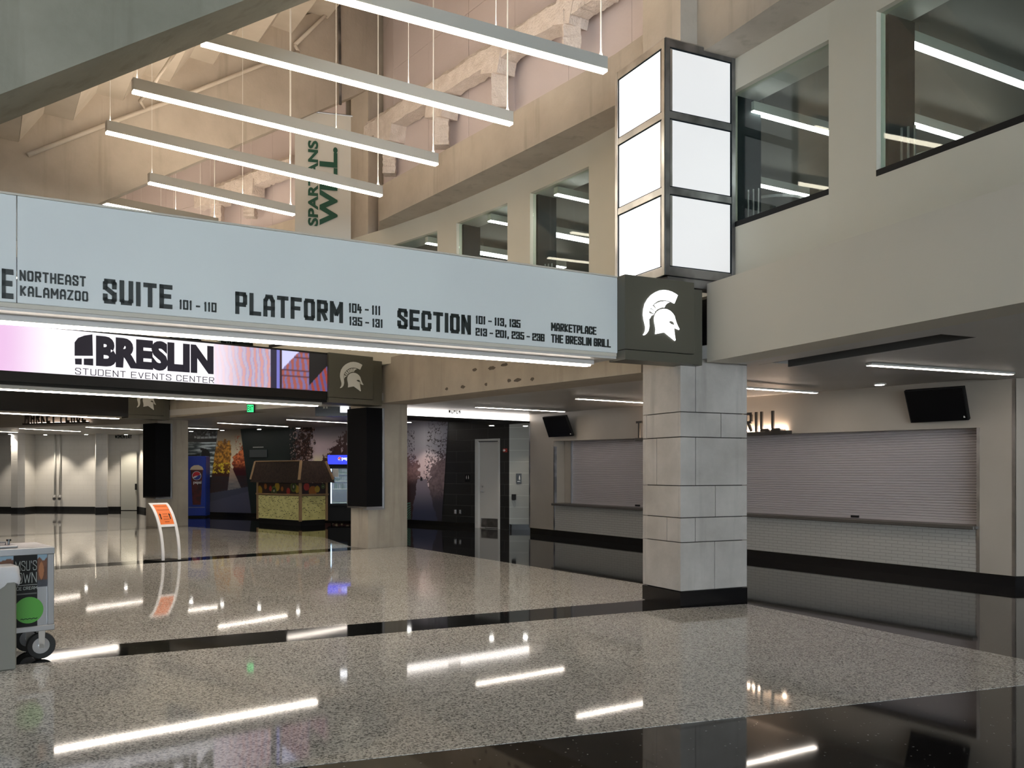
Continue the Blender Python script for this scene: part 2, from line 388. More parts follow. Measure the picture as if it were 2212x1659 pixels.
# ================================================================ SURVEY LINES (plan, metres)
A1 = vp(4480); A2 = V((1.07, 1)).normalized(); A3 = V((.83, 1)).normalized(); B1 = vp(265)
C1 = gp(1470, 1312); C2 = gp(795, 1185); C3 = gp(340, 1138)
fas1 = PL((2.194, 9.9), B1)                              # drywall fascia right of the near column
B2a, B2b = V((1.583, 10.78)), V((-2.53, 17.3)); beam2 = line(B2a, B2b)
B3a, B3b = V((-3.3, 18.0)), V((-8.95, 23.0)); beam3 = line(B3a, B3b)
W1 = line((6.38, 12.03), (.98, 20.9))                    # counter wall
MW = [V((-1.0, 24.07)), V((-3.19, 26.0)), V((-5.1, 28.0)), V((-11.6, 31.3))]
# ================================================================ FLOOR
mb = MB(); mb.box(-30, 22, -14, 42, -.3, 0)
fl = struct('floor', mb, m_black)
def ext(a, b, x):                                        # the line a-b continued to plan abscissa x
    d = b - a; return a + d * ((x - a.x) / d.x)
XL = -12.9
ob = [gp(1613, 1305), gp(1392, 1262), gp(872, 1180), gp(700, 1161), gp(408, 1138), gp(330, 1124), gp(200, 1114), gp(0, 1110)]
o0 = gp(2212, 1425)
b0u = (gp(2212, 1480), gp(685, 1652.5)); b1l = (gp(1471, 1314), gp(37, 1436.5)); b1u = (gp(1393, 1296.5), gp(270, 1390))
b2l = (gp(770, 1188), gp(117, 1230.6)); b2u = (gp(762, 1182), gp(117, 1223.4)); b3l = (gp(314.6, 1143), gp(0, 1160.8)); b3u = (gp(314.6, 1139.5), gp(0, 1156.5))
def meet(a, b, c, d):
    r = geometry.intersect_line_line_2d(a - (b - a) * 50, b + (b - a) * 50, c - (d - c) * 50, d + (d - c) * 50); return r
r0 = meet(b0u[0], b0u[1], ob[0], o0)
P3 = lambda p, z=0: V((p[0], p[1], z))
def slab(name, pts, mat, z1=.0018, **k):
    m_ = MB(); m_.prism([P3(p, -.02) for p in pts], (0, 0, z1 + .02)); return obj(name, m_, mat, fl, **k)
slab('terrazzo_bay', [r0, ob[0], ob[0] + (b1l[0] - ob[0]) * .6, b1l[0], ext(*b1l, XL), ext(*b0u, XL)], m_terr)
slab('terrazzo_bay', [b1u[0], ob[1], ob[2], b2l[0], ext(*b2l, XL), ext(*b1u, XL)], m_terr)
slab('terrazzo_bay', [b2u[0], ob[3], ob[4], b3l[0], ext(*b3l, -18.5), ext(*b3l, -18.5) + V((0, -4)), ext(*b2u, XL)], m_terr)
slab('terrazzo_bay', [b3u[0], ob[5], ob[6], ob[7], V((-21, 32)), ext(*b3u, -21)], m_terr)
slab('dark_band', [b1l[0], b1u[0], ext(*b1u, XL), ext(*b1l, XL)], m_band, .0015)
slab('dark_band', [b2l[0], b2u[0], ext(*b2u, XL), ext(*b2l, XL)], m_band, .0015)
slab('dark_band', [b3l[0], b3u[0], ext(*b3u, -21), ext(*b3l, -21)], m_band, .0015)
nb = V((-.38, .925)) * -2.3
slab('terrazzo_bay', [r0 + nb * 1.0, ext(*b0u, XL) + nb, V((-12.9, -12)), V((9, -12)), V((7, 0))], m_terr)
dv = [gp(1622, 1311), gp(2212, 1455)]; dv.append(dv[1] + (dv[1] - dv[0]) * .05)
m_ = MB(); m_.prism([P3(dv[0], .001), P3(dv[1], .001), P3(dv[1] - V((.006, 0)), .001), P3(dv[0] - V((.006, 0)), .001)], (0, 0, .0015)); obj('divider_strip', m_, m_joint, fl)

# ================================================================ SHELL (roof, closing walls, some added to block world light)
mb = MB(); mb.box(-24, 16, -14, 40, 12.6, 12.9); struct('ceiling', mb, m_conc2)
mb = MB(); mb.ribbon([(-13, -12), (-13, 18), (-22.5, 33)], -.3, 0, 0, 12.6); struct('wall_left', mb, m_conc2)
mb = MB(); mb.box(-24, 16, -13.6, -13.2, 4.2, 12.6); mb.box(-24, -3.5, -13.6, -13.2, 0, 4.2); struct('wall_rear_blocker', mb, m_conc2)  # unseen wall, shaped so daylight enters only low and at the right
mb = MB(); mb.box(-30, 22, 40.5, 40.9, 0, 12.6); mb.box(-30.4, -30, -13, 40.9, 0, 12.6); mb.box(21.6, 22, 5, 40.9, 0, 12.6); mb.box(-30, 22, -14, 41, 12.6, 12.61); struct('wall_outer_blocker', mb, m_blkm)  # unseen black sheets added around the hall to stop world light leaking in
mb = MB(); mb.ribbon([(12.5, -13), (10.6, 11.6)], -.3, 0, 0, 12.6); struct('wall_right_rear_blocker', mb, m_conc2)  # unseen wall added to keep world light from entering at the right
# ================================================================ UPPER WALL WITH WINDOWS
q = [(5.35, 4.45), (4.35, 6.55), (3.463, 8.36), (3.206, 8.905), (2.50, 10.19), (1.10, 12.59), (.283, 13.8), (-.075, 14.3), (-.977, 15.47), (-1.354, 15.94), (-2.32, 16.98),
     (-4.4, 18.95), (-5.5, 19.9), (-5.97, 20.28), (-7.1, 21.15), (-7.6, 21.5), (-8.8, 22.35), (-13.5, 25.2)]
q = [V(p) for p in q]
ZS, ZH, ZT = 4.33, 5.90, 6.26
mb = MB()
mb.ribbon(q, 0, .12, 3.62, ZS); mb.ribbon(q, 0, .12, ZH, ZT)
piers = [(0, 1), (2, 3), (4, 5), (6, 7), (8, 9), (10, 11), (12, 13), (14, 15), (16, 17)]
for a, b in piers: mb.ribbon([q[a], q[b]], 0, .12, ZS, ZH)
wu = struct('wall_upper', mb, m_wallup)
mb = MB(); mb.ribbon(q, .12, .45, ZH, 5.98); struct('trim_1', mb, m_grayc)
mb = MB(); mb.ribbon(q, .12, 5.2, 3.72, 3.9); struct('floor_upper', mb, m_roomc)
mb = MB(); mb.ribbon(q, .12, 5.2, 5.98, 6.1); struct('ceiling_upper', mb, m_roomc)
mb = MB(); mb.ribbon(q, 5.2, 5.4, 3.9, 5.98); struct('wall_rear_upper', mb, M('room_wall', (.34, .34, .30), .7))
for k, (a, b) in enumerate([(1, 2), (3, 4), (5, 6), (7, 8), (9, 10), (11, 12), (13, 14), (15, 16)]):
    pa, pb = q[a], q[b]; d = (pb - pa).normalized(); L_ = (pb - pa).length; pl = PL(pa, d)
    mb = MB(); mb.pbox(pl, .0, L_, ZS, ZS + .06, -.004, .10); fr = struct('window_%d' % (k + 1), mb, m_blkm)
    mb = MB(); mb.pbox(pl, .01, L_ - .01, ZS + .06, ZH - .01, .05, .06); obj('pane', mb, m_glass, fr)
    mb = MB(); mb.pbox(pl, L_ - .02, L_ + .05, ZS, ZH, .14, .50); obj('jamb_panel', mb, m_dark, fr)
    mb = MB(); mb.pbox(pl, -.05, .02, ZS, ZH, .14, .50); obj('jamb_panel', mb, m_dark, fr)
    for j in range(3):
        mb = MB(); mb.pbox(pl, L_ - .12 - j * .05, L_ - .105 - j * .05, ZS + .055, ZS + .46, .20 + j * .03, .215 + j * .03); obj('reflection_bar', mb, m_alu, fr)  # upright bars modelled in place of a reflection in the window
# lights in the room behind the windows
def room_light(px, py, d, L_, lab, z=5.75):
    a = gp(px, py, z); pl = PL(a, d)
    t = thing('linear_pendant', lab, 'light', (a.x, a.y, z), 'linear lights in the room behind the upper windows')
    m_ = MB(); m_.pbox(pl, 0, L_, z + .012, z + .12, -.05, .05); obj('housing', m_, m_fix, t)
    m_ = MB(); m_.pbox(pl, 0, L_, z, z + .012, -.045, .045); obj('diffuser', m_, m_lensU, t)
    for s_ in (.2, L_ - .2):
        m_ = MB(); m_.tube([pl.P(s_, z + .12), pl.P(s_, 5.98)], .004, 5); obj('cable', m_, m_alu, t)
room_light(1958, 93, A1, 2.3, 'linear light nearest in the large window at the right edge')
room_light(1965, 268, A1, 1.6, 'lower linear light in the large window at the right edge')
room_light(1622, 243, A1, 2.3, 'upper linear light in the window right of the light box')
room_light(1624, 398, A1, 1.15, 'lower linear light in the window right of the light box')
A15 = vp(3900)
room_light(1201, 421, A15, 2.2, 'top linear light in the first window left of the light box')
room_light(1186, 508, A15, 2.2, 'middle linear light in the first window left of the light box')
room_light(1057, 478, A15, 2.2, 'upper linear light in the second window left of the light box')
room_light(1025, 547, A15, 2.2, 'lower linear light in the second window left of the light box')
room_light(921, 526, A15, 2.2, 'linear light in the farthest upper window above the wayfinding sign')
def pub_table(x, y, lab):
    t = thing('pedestal_table', lab, 'table', (x, y, 3.9), 'round tables behind the upper windows')
    m_ = MB(); m_.tube([(x, y, 4.93), (x, y, 4.965)], .42, 32); obj('tabletop', m_, m_alu, t)
    m_ = MB(); m_.tube([(x, y, 3.92), (x, y, 4.93)], .04, 10); obj('pedestal', m_, m_dsteel, t)
    m_ = MB(); m_.tube([(x, y, 3.9), (x, y, 3.92)], .25, 20); obj('foot_plate', m_, m_dsteel, t)
pub_table(3.35, 11.3, 'round pedestal table in the window right of the light box')
pub_table(4.75, 9.7, 'round pedestal table in the large window at the right edge')
# ================================================================ RING GIRDER, MASONRY, COLUMNS ABOVE
g1 = [V(p) for p in [(5.9, 1.9), (3.5, 7.15), (2.69, 8.83), (2.24, 9.75), (1.33, 11.36), (-.184, 13.47), (-2.5, 16.62)]]
g2 = [V(p) for p in [(-3.6, 17.85), (-4.6, 18.7), (-6.5, 20.3), (-8.9, 22.0), (-13.5, 24.8)]]
def thingmesh(name, label, cat, mb, mat, **k): return obj(name, mb, mat, label=label, cat=cat, **k)
mb = MB(); mb.ribbon(g1 + [V((-2.66, 17.5))], 0, .62, 6.26, 6.92)
thingmesh('ring_girder', 'stained concrete ring girder running above the upper windows past the light box', 'girder', mb, m_conc)
mb = MB(); mb.ribbon(g2, 0, .62, 6.26, 6.92)
thingmesh('ring_girder', 'far concrete ring girder seen low beside the left edge of the vertical banner', 'girder', mb, m_conc)
def pwall(name, pts, o, z0, z1, pw, ph, mat, parent):
    pts = offp(pts, o)
    for i in range(len(pts) - 1):
        pl = line(pts[i], pts[i + 1]); L_ = (pts[i + 1] - pts[i]).length
        if pl.n.dot(norms([pts[i], pts[i + 1]])[0]) < 0: pl.n = -pl.n
        nx = max(1, round(L_ / pw)); nz = max(1, round((z1 - z0) / ph)); 
        for a in range(nx):
            for b in range(nz):
                m_ = MB(); m_.pbox(pl, a * L_ / nx + .004, (a + 1) * L_ / nx - .004, z0 + (b) * (z1 - z0) / nz + .004, z0 + (b + 1) * (z1 - z0) / nz - .004, -random.uniform(.012, .016), .03)
                obj(name, m_, mat, parent)
for nm, g in (('wall_far_1', g1[1:] + [V((-2.85, 17.55))]), ('wall_far_2', g2)):
    mb = MB(); mb.ribbon(offp(g, .3), 0, .25, 6.92, 12.6); wl = struct(nm, mb, m_conc2)
    pwall('masonry_panel', g, .3, 6.92, 12.6, 1.25, 1.15, m_pink, wl)
def colbox(c, da, la, lb, z0, z1, mbb=None):
    mbb = mbb or MB(); db = V((-da.y, da.x)); pts = [c, c + da * la, c + da * la + db * lb, c + db * lb]
    mbb.prism([P3(p, z0) for p in pts], (0, 0, z1 - z0)); return mbb
# ---------------------------------------------------------------- near column, clad in stone panels
DA1 = vp(5000); la, lb = .955, .74
t = thing('column', 'near square column clad in pale stone panels on a black base', 'column', (C1.x, C1.y, 0))
DB1 = V((-DA1.y, DA1.x)); ctr = C1 + DA1 * la / 2 + DB1 * lb / 2
obj('core', colbox(C1 + DA1 * .04 + DB1 * .04, DA1, la - .08, lb - .08, 0, 2.95), m_joint, t)
obj('base_plinth', colbox(C1 - DA1 * .004 - DB1 * .004, DA1, la + .008, lb + .008, 0, .168), m_blk, t)
zz = [2.93, 2.20, 1.918, 1.3675, 1.005, .727, .176]
js = [([], [.22]), ([.84], [.60]), ([.56], [.22]), ([], [.515]), ([.29], [.215]), ([], [.505])]
for i in range(6):
    z1, z0 = zz[i] - .005, zz[i + 1] + .005
    for face in range(4):
        cuts = js[i][1] if face in (0, 2) else js[i][0]
        L_ = la if face in (0, 2) else lb
        cs = [0] + [c * L_ for c in cuts] + [L_]
        for a, b in zip(cs[:-1], cs[1:]):
            a2 = a + (.004 if a > 0 else 0); b2 = b - (.004 if b < L_ else 0); th = .042 + random.uniform(-.0015, .0015)
            if face == 0: o_, d_, n_ = C1, DA1, DB1
            elif face == 1:
                o_, d_, n_ = C1 + DB1 * .043, DB1, DA1
                b2 = min(b2, L_ - .043 - .043) if b >= L_ else b2 - .0
            elif face == 2: o_, d_, n_ = C1 + DB1 * lb, DA1, -DB1
            else:
                o_, d_, n_ = C1 + DA1 * la + DB1 * .043, DB1, -DA1
                b2 = min(b2, L_ - .086) if b >= L_ else b2
            if b2 - a2 < .02: continue
            m_ = MB(); m_.prism([P3(o_ + d_ * a2, z0), P3(o_ + d_ * b2, z0), P3(o_ + d_ * b2, z1), P3(o_ + d_ * a2, z1)], P3(n_ * th))
            obj('stone_panel', m_, m_stone, t, bevel=.0015)
mb = colbox(C1, DA1, .93, lb, 3.95, 12.6)
thingmesh('upper_column', 'concrete column rising behind the light box to the roof', 'column', mb, m_conc)
# ---------------------------------------------------------------- concrete columns further along
D2 = A2; c2s = C2
t = thing('column', 'plain concrete column below the middle helmet panel, beside the drinks fridge', 'column', (C2.x, C2.y, 0))
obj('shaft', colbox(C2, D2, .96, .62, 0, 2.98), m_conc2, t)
t = thing('upper_column', 'tall concrete column right of the vertical banner', 'column', (C2.x, C2.y, 3.75))
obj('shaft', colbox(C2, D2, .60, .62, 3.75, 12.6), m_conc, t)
D3 = V((.63, .77)).normalized()
t = thing('column', 'far concrete column behind the orange notice stand', 'column', (C3.x, C3.y, 0))
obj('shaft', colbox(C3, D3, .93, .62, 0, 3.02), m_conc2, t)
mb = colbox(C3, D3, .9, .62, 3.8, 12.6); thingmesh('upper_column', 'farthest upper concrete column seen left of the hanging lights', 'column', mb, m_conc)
# ================================================================ RAKERS AND SEATING TREADS
U1 = V((-.87, -.5)).normalized(); U2 = V((-.73, -.68)).normalized(); U3 = V((-.63, -.77)).normalized()
def raker(name, lab, base, u, nthick, s0, s1, zb0, kb, dep, mat):
    n = V((-u.y, u.x)); n = n if n.y > 0 else -n
    zb = lambda s: zb0 - kb * s
    poly = []
    for s in (s0, s1): p = base + u * s; poly.append((p.x, p.y, zb(s)))
    for s in (s1, s0): p = base + u * s; poly.append((p.x, p.y, zb(s) + dep))
    m_ = MB(); m_.prism(poly, V((n.x, n.y, 0)) * nthick)
    return thingmesh(name, lab, 'beam', m_, mat)
R1f = V((1.9, 9.9)); n1 = V((.5, -.87))
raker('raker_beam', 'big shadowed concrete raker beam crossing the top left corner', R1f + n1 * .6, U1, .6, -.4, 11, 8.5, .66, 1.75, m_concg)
raker('raker_beam', 'warmly lit concrete raker beam sloping down behind the hanging lights', C2, U2, .6, -.1, 12, 9.13, .652, 1.9, m_conc)
raker('raker_beam', 'farthest concrete raker beam just above the wayfinding sign', C3, U3, .6, -.1, 9, 9.2, .652, 1.75, m_conc)
# sawtooth seating units between the rakers
def zt(s): return 10.86 - .70 * s
tr = thing('seating_deck', 'stepped underside of the precast seating between the raker beams', 'deck', (-4, 12, 6))
for k in range(-1, 11):
    s0 = .92 + .76 * k; s1 = s0 + .76
    zl = zt(s0) - .0; 
    def prof(base, u, e=0):
        P = lambda s, z: (base.x + u.x * s, base.y + u.y * s, z)
        return [P(s0, zt(s0)), P(s0 + .42, zt(s0) - .01), P(s1 - .006, zt(s1) + .01), P(s1 - .006, zt(s1) + .30), P(s0 + .42, zt(s0) + .30), P(s0, zt(s0) + .30)]
    pa = prof(R1f, U1); pb = prof(C2, U2); pc = prof(C3, U3)
    for A_, B_ in ((pa, pb), (pb, pc)):
        A_ = [V(p) for p in A_]; B_ = [V(p) for p in B_]
        if A_ is not None and B_[0].x < -6 and k > 8: continue
        m_ = MB(); n = 6; vs = A_ + B_
        fs = [[i, (i + 1) % n, (i + 1) % n + n, i + n] for i in range(n)] + [list(range(n))[::-1], [i + n for i in range(n)]]
        m_.add(vs, fs); obj('seating_tread', m_, m_tread, tr)
# pipes on the lit raker
r2 = PL(C2, U2); r2o = -.07 if r2.n.y > 0 else .07
def rp(px, py, o=None): 
    pl = r2.off(r2o if o is None else o); return pl.pt(px, py)
mb = MB(); mb.tube([rp(60, 335), rp(237, 266), rp(360, 221), rp(567, 140), rp(645, 112)], .035, 8); mb.tube([rp(645, 112), rp(637, 97)], .035, 8); mb.tube([rp(637, 97), rp(735, 3)], .035, 8)
thingmesh('sprinkler_pipe', 'thin painted pipe running along the face of the lit raker beam', 'pipe', mb, m_tread, smooth=True)
mb = MB(); mb.tube([rp(378, 113, -1.2), rp(330, 185, -1.2), rp(302, 218, -.3), rp(312, 234, -.07)], .028, 8)
thingmesh('sprinkler_pipe', 'short bent sprinkler branch pipe left of the hanging lights under the seating deck', 'pipe', mb, m_tread, smooth=True)
mb = MB(); mb.tube([rp(733, 12, -.06), rp(735, 226, -.06)], .028, 6); thingmesh('conduit', 'vertical conduit on the seam between raker beam and tall column', 'pipe', mb, m_dsteel)
# ================================================================ FIREPROOFED TRUSS
def truss(lab, pts, pl, posts):
    P = [pl.pt(*p) for p in pts]; t = thing('roof_truss', lab, 'truss', tuple(P[0]))
    m_ = MB()
    for a, b in zip(P[:-1], P[1:]):
        n = 44; path = [a.lerp(b, i / n) + V((0, 0, random.uniform(-.012, .012))) for i in range(n + 1)]
        m_.tube(path, [.20 + random.uniform(-.012, .012) for _ in path], 4, jit=.07, rot=math.pi / 4)
        m_.tube([p + V((0, 0, .13)) for p in path], [.13 + random.uniform(-.012, .012) for _ in path], 6, jit=.08)
    obj('chord', m_, m_foam, t)
    for (px, y0, y1) in posts:
        a, b = pl.pt(px, y0), pl.pt(px, y1); n = 16; m_ = MB()
        m_.tube([a.lerp(b, i / n) for i in range(n + 1)], [.17 + random.uniform(-.012, .012) for _ in range(n + 1)], 4, jit=.06, rot=math.pi / 4); obj('post', m_, m_foam, t)
        m_ = MB(); c = pl.pt(px - 18, y0 + 6); m_.tube([c, pl.pt(px + 18, y0 + 2)], [.23, .23], 4, jit=.05, rot=math.pi / 4); obj('gusset', m_, m_foam, t)
gm = offp(g1, .12); gseg = line(gm[6], gm[3])
gseg = gseg.off(.02)
truss('white fireproofed steel truss sloping up behind the hanging lights', [(800, 292), (1240, 22), (1330, -40)], gseg, [(842, 285, 378), (955, 232, 318), (1079, 135, 238), (1235, 28, 112)])
g2s = line(offp(g2, .12)[0], offp(g2, .12)[3])
truss('far white fireproofed truss seen left of the vertical banner', [(430, 440), (636, 360)], g2s, [(541, 404, 470), (470, 425, 500)])
# ================================================================ FASCIA AND CONCRETE EDGE BEAMS
tA = fas1.t(1527); 
def T(pl, px): return pl.t(px)
f0, f1 = fas1.t(1527), fas1.t(2212) 
fe = f1 + (1 if f1 > f0 else -1) * 3.5
mb = MB(); mb.pbox(fas1, f0, fe, 2.76, 3.64, 0, .40)
thingmesh('fascia', 'long beige drywall fascia running right from the near column', 'fascia', mb, m_fascia)
mb = MB(); mb.ribbon([B2a, B2b + (B2b - B2a) * .02], 0, .7, [2.74, 2.885], [3.64, 3.75])
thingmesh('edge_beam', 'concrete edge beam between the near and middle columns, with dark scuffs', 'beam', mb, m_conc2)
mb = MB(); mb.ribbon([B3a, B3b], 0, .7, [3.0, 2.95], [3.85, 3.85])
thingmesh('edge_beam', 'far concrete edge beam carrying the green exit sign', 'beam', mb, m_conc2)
bmo = bpy.data.objects['edge_beam']
m_scf = M('scuff', (.10, .085, .065), .9)
for sx, sy, sw in ((1142, 781, 22), (1090, 788, 16), (1062, 795, 18), (1025, 799, 12), (1118, 821, 18), (1100, 822, 9), (1150, 819, 8), (1000, 836, 12), (965, 840, 8), (1050, 830, 7)):
    c_ = beam2.pt(sx, sy); d_ = V((beam2.d.x, beam2.d.y, 0)); m_ = MB(); s_ = sw * c_.y / F * .9
    m_.prism([c_ - V((beam2.n.x, beam2.n.y, 0)) * .003 + d_ * s_ * math.cos(k * math.pi / 6) * random.uniform(.7, 1.1) + V((0, 0, .028 * math.sin(k * math.pi / 6) * random.uniform(.6, 1.2))) for k in range(12)], V((beam2.n.x, beam2.n.y, 0)) * .002)
    obj('scuff_mark', m_, m_scf, bmo)
t2 = MB()
# aisle ceiling
NB = V((.914, .405)); DB = V((.405, -.914)); b1 = V((2.194, 9.9))
def cpt(t, o, z): p = b1 + DB * t + NB * o; return (p.x, p.y, z)
mb = MB()
def cell(t0, t1, o0, o1, z0=2.76, z1=2.9): mb.prism([cpt(t0, o0, z0), cpt(t1, o0, z0), cpt(t1, o1, z0), cpt(t0, o1, z0)], (0, 0, z1 - z0))
cell(0, 8, .40, .71); cell(2.5, 8, .71, 1.18); cell(0, 8, 1.18, 8.5)
struct('ceiling_near', mb, m_grayc); mb = MB()
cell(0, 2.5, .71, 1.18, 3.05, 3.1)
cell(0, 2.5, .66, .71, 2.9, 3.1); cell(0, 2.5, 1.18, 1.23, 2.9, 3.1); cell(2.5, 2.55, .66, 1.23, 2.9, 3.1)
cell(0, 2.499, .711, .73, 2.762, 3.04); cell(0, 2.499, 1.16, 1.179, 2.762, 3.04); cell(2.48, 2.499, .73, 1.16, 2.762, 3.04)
struct('trim_5', mb, M('recess_shade', (.06, .058, .055), .7))  # slot lining coloured dark: the shade of the recess is put into its colour
mb = MB(); w1_ = V(cpt(0, 8.5, 0)[:2])
def quad(a, b, c, d, za, zb, zc, zd):
    mb.prism([P3(a, za), P3(b, zb), P3(d, zd)], (0, 0, .15)); mb.prism([P3(b, zb), P3(c, zc), P3(d, zd)], (0, 0, .15))
quad(b1, B2b, V((2, 27)), w1_, 2.80, 2.93, 2.97, 2.78)
quad(B2b, B3b, V((-8, 35)), V((2, 27)), 2.93, 3.0, 2.99, 2.97)
mb.prism([P3(B3b, 3.0), P3((-10.4, 25.8), 3.0), P3((-8, 35), 2.99)], (0, 0, .15))
quad(V((-10.4, 25.8)), V((-19.3, 29.5)), V((-22, 37)), V((-8, 35)), 3.0, 3.04, 3.04, 2.99)
struct('ceiling_far', mb, m_grayc)
# lit cross fascia in the aisle
lf = line(W1.at(1143), gp(865, 897, 2.78)); a_, b_ = lf.t(1143), lf.t(866)
t = thing('lit_fascia', 'glowing white cross fascia above the alcove with the white door', 'light box', tuple(lf.P(b_, 2.78)))
mb = MB(); mb.pbox(lf, min(a_, b_), max(a_, b_), 2.785, 2.97, 0, .06); obj('diffuser', mb, m_band_lit, t)
mb = MB(); mb.pbox(lf, min(a_, b_), max(a_, b_), 2.74, 2.783, -.02, .9); obj('underside', mb, m_blkm, t)
wordpl('WOMEN', lf, 968, 994, 881, 893, m_letter, t, o=-.006, th=.006)
# ================================================================ COUNTER WALL ON THE RIGHT
tp = lambda px: W1.t(px)
sg = 1 if tp(1200) > tp(2113) else -1
T0, T1 = tp(2190), tp(1143)
lo = min
def wbox(mb, pa, pb, z0, z1, o0, o1): a, b = W1.t(pa), W1.t(pb); mb.pbox(W1, min(a, b), max(a, b), z0, z1, o0, o1)
mb = MB(); wbox(mb, 2190, 2113, .146, 2.86, 0, .5); wbox(mb, 1196, 1143, .146, 3.0, 0, .5)
mid = W1.t(1500); 
mb.prism([W1.P(W1.t(2113), 2.13), W1.P(W1.t(1196), 2.26), W1.P(W1.t(1196), 3.0), W1.P(W1.t(2113), 2.86)], V((W1.n.x, W1.n.y, 0)) * .5)
ma, mbx = W1.t(1500), W1.t(1530)
wr = struct('wall_right', mb, m_beige)
mb = MB(); wbox(mb, 1545, 1565, .75, 2.22, .02, .5); struct('trim_2', mb, m_beige)
mb = MB(); wbox(mb, 2113, 1196, .146, .735, .01, .35); struct('wall_counter', mb, m_wtile)
mb = MB(); wbox(mb, 2190, 1143, 0, .146, .03, .5); struct('baseboard_right', mb, m_blk)
mb = MB(); wbox(mb, 2112, 1198, .735, .785, -.10, .42)
thingmesh('counter_ledge', 'long stainless steel counter ledge below the roller shutters', 'counter', mb, m_ledge, bevel=.006)
for px, lab in ((2113, 'chrome corner guard at the right jamb of the shutters'), (2190, 'chrome corner guard at the far right corner of the beige pier'), (1197, 'dark corner guard at the left jamb of the shutters'), (1144, 'black edge trim between the beige pier and the tiled alcove')):
    a = W1.t(px); mb = MB(); mb.pbox(W1, a - .022, a + .022, .146, 2.13 if px in (2113, 1197) else 2.78, -.004, .06)
    thingmesh('corner_guard', lab, 'corner guard', mb, m_steel if px > 2000 else m_dsteel)
cr = W1.at(2192); mb = MB(); rt = PL(cr, V((1, .04))); mb.pbox(rt, .02, 4.0, .146, 2.86, 0, .3); struct('wall_right_return', mb, m_beige)
mb = MB(); mb.pbox(rt, .02, 4.0, 0, .146, .02, .3); struct('baseboard_right_return', mb, m_blk)
def shutter(lab, pa, pb, hx, grp='closed roller shutters'):
    pl = W1.off(.30); a, b = sorted((W1.t(pa), W1.t(pb))); a += .04; b -= .04; z0, z1 = .785, 2.26
    t = thing('roller_shutter', lab, 'shutter', tuple(pl.P((a + b) / 2, z0)), grp)
    m_ = MB(); n = 36; zs = [z0 + .05 + (z1 - z0 - .05) * i / n for i in range(n + 1)]; vs = []; fs = []
    prof = []
    for i in range(n):
        h = zs[i + 1] - zs[i]; prof += [(zs[i], .012), (zs[i] + h * .12, 0), (zs[i] + h * .82, 0), (zs[i] + h * .93, .012)]
    for z, o in prof: vs += [pl.P(a, z, o), pl.P(b, z, o)]
    for i in range(len(prof) - 1): fs.append([2 * i, 2 * i + 1, 2 * i + 3, 2 * i + 2])
    m_.add(vs, fs); obj('slats', m_, m_shut, t, kind='stuff')
    m_ = MB(); m_.pbox(pl, a, b, z0 + .0, z0 + .05, -.01, .03); obj('bottom_bar', m_, m_shut, t)
    for x0 in (a - .035, b - .0):
        m_ = MB(); m_.pbox(pl, x0, x0 + .035, z0, z1, -.03, .04); obj('guide_rail', m_, m_alu, t)
    h = W1.t(hx); m_ = MB(); m_.pbox(pl, h - .07, h + .07, z0 + .01, z0 + .045, -.035, -.01); obj('handle', m_, m_blkm, t)
shutter('wide closed roller shutter right of the stone column', 2111, 1565, 1822)
shutter('closed roller shutter left of the stone column', 1545, 1212, 1355)
mb = MB(); pl = W1.off(.30); a, b = sorted((W1.t(1212), W1.t(1198))); mb.pbox(pl, a, b + .02, .785, 2.26, .0, .05); struct('trim_3', mb, m_beige)
# ================================================================ MURAL WALL, ALCOVE
mb = MB(); mb.ribbon(MW, 0, .3, .12, 3.02); struct('wall_mural', mb, m_cmub)
mb = MB(); mb.ribbon(MW, -.01, .3, 0, .12); struct('baseboard_mural', mb, m_blk)
AW = PL(MW[0], MW[0] - MW[1])                     # black wall continues to the door
mb = MB(); a0, a1, a2, a3 = AW.t(1027), AW.t(1030), AW.t(1078), AW.t(1104)
s_ = 1 if a3 > a0 else -1
mb.pbox(AW, min(a2, a3) + .0, max(a2, a3), .0, 3.02, 0, .3)
mb.pbox(AW, min(a0, a2), max(a0, a2), 2.34, 3.02, 0, .3)
struct('wall_alcove', mb, m_cmub)
# ================================================================ HELMET PANELS
CR = [(385,1083),(393,1092),(405,1090),(432,1070),(460,1030),(474,965),(470,885),(463,800),(473,740),(498,690),(540,640),(590,605),(640,590),(700,587),(760,600),(800,620),(832,637),(880,520),(850,498),(800,470),(740,450),(680,443),(620,450),(560,475),(500,515),(450,570),(410,640),(390,720),(385,800),(395,870),(410,930),(420,980),(415,1030),(402,1062)]
HE = [(560,1076),(567,1010),(558,950),(547,900),(545,840),(560,790),(590,750),(630,722),(680,713),(730,720),(775,745),(810,780),(835,820),(848,870),(860,910),(880,960),(905,1005),(898,1015),(845,992),(840,950),(833,920),(818,897),(790,887),(770,890),(750,903),(785,933),(825,945),(827,1000),(836,1080),(848,1160),(840,1172),(690,1050)]
TE = [[(473,775),(540,795),(500,815),(480,855)],[(487,745),(498,718),(553,757),(543,782)],[(505,700),(526,673),(578,730),(562,747)],[(546,655),(572,637),(604,714),(588,722)],[(586,628),(613,617),(632,701),(612,710)],[(628,611),(660,606),(665,692),(642,697)],[(678,604),(720,606),(764,620),(735,633),(712,652),(698,672),(690,694),(678,692)]]
def helmet(pl, mp, mat, parent, o, th=.012):
    for nm, polys in (('crest', [CR] + TE), ('helm', [HE])):
        m_ = MB()
        for P in polys:
            pts = []
            for X, Y in P:
                v = pl.pt(*mp(X, Y)); pts.append(v - V((pl.n.x, pl.n.y, 0)) * o)
            m_.prism(pts, V((pl.n.x, pl.n.y, 0)) * -th)
        obj(nm, m_, mat, parent, fix=False)
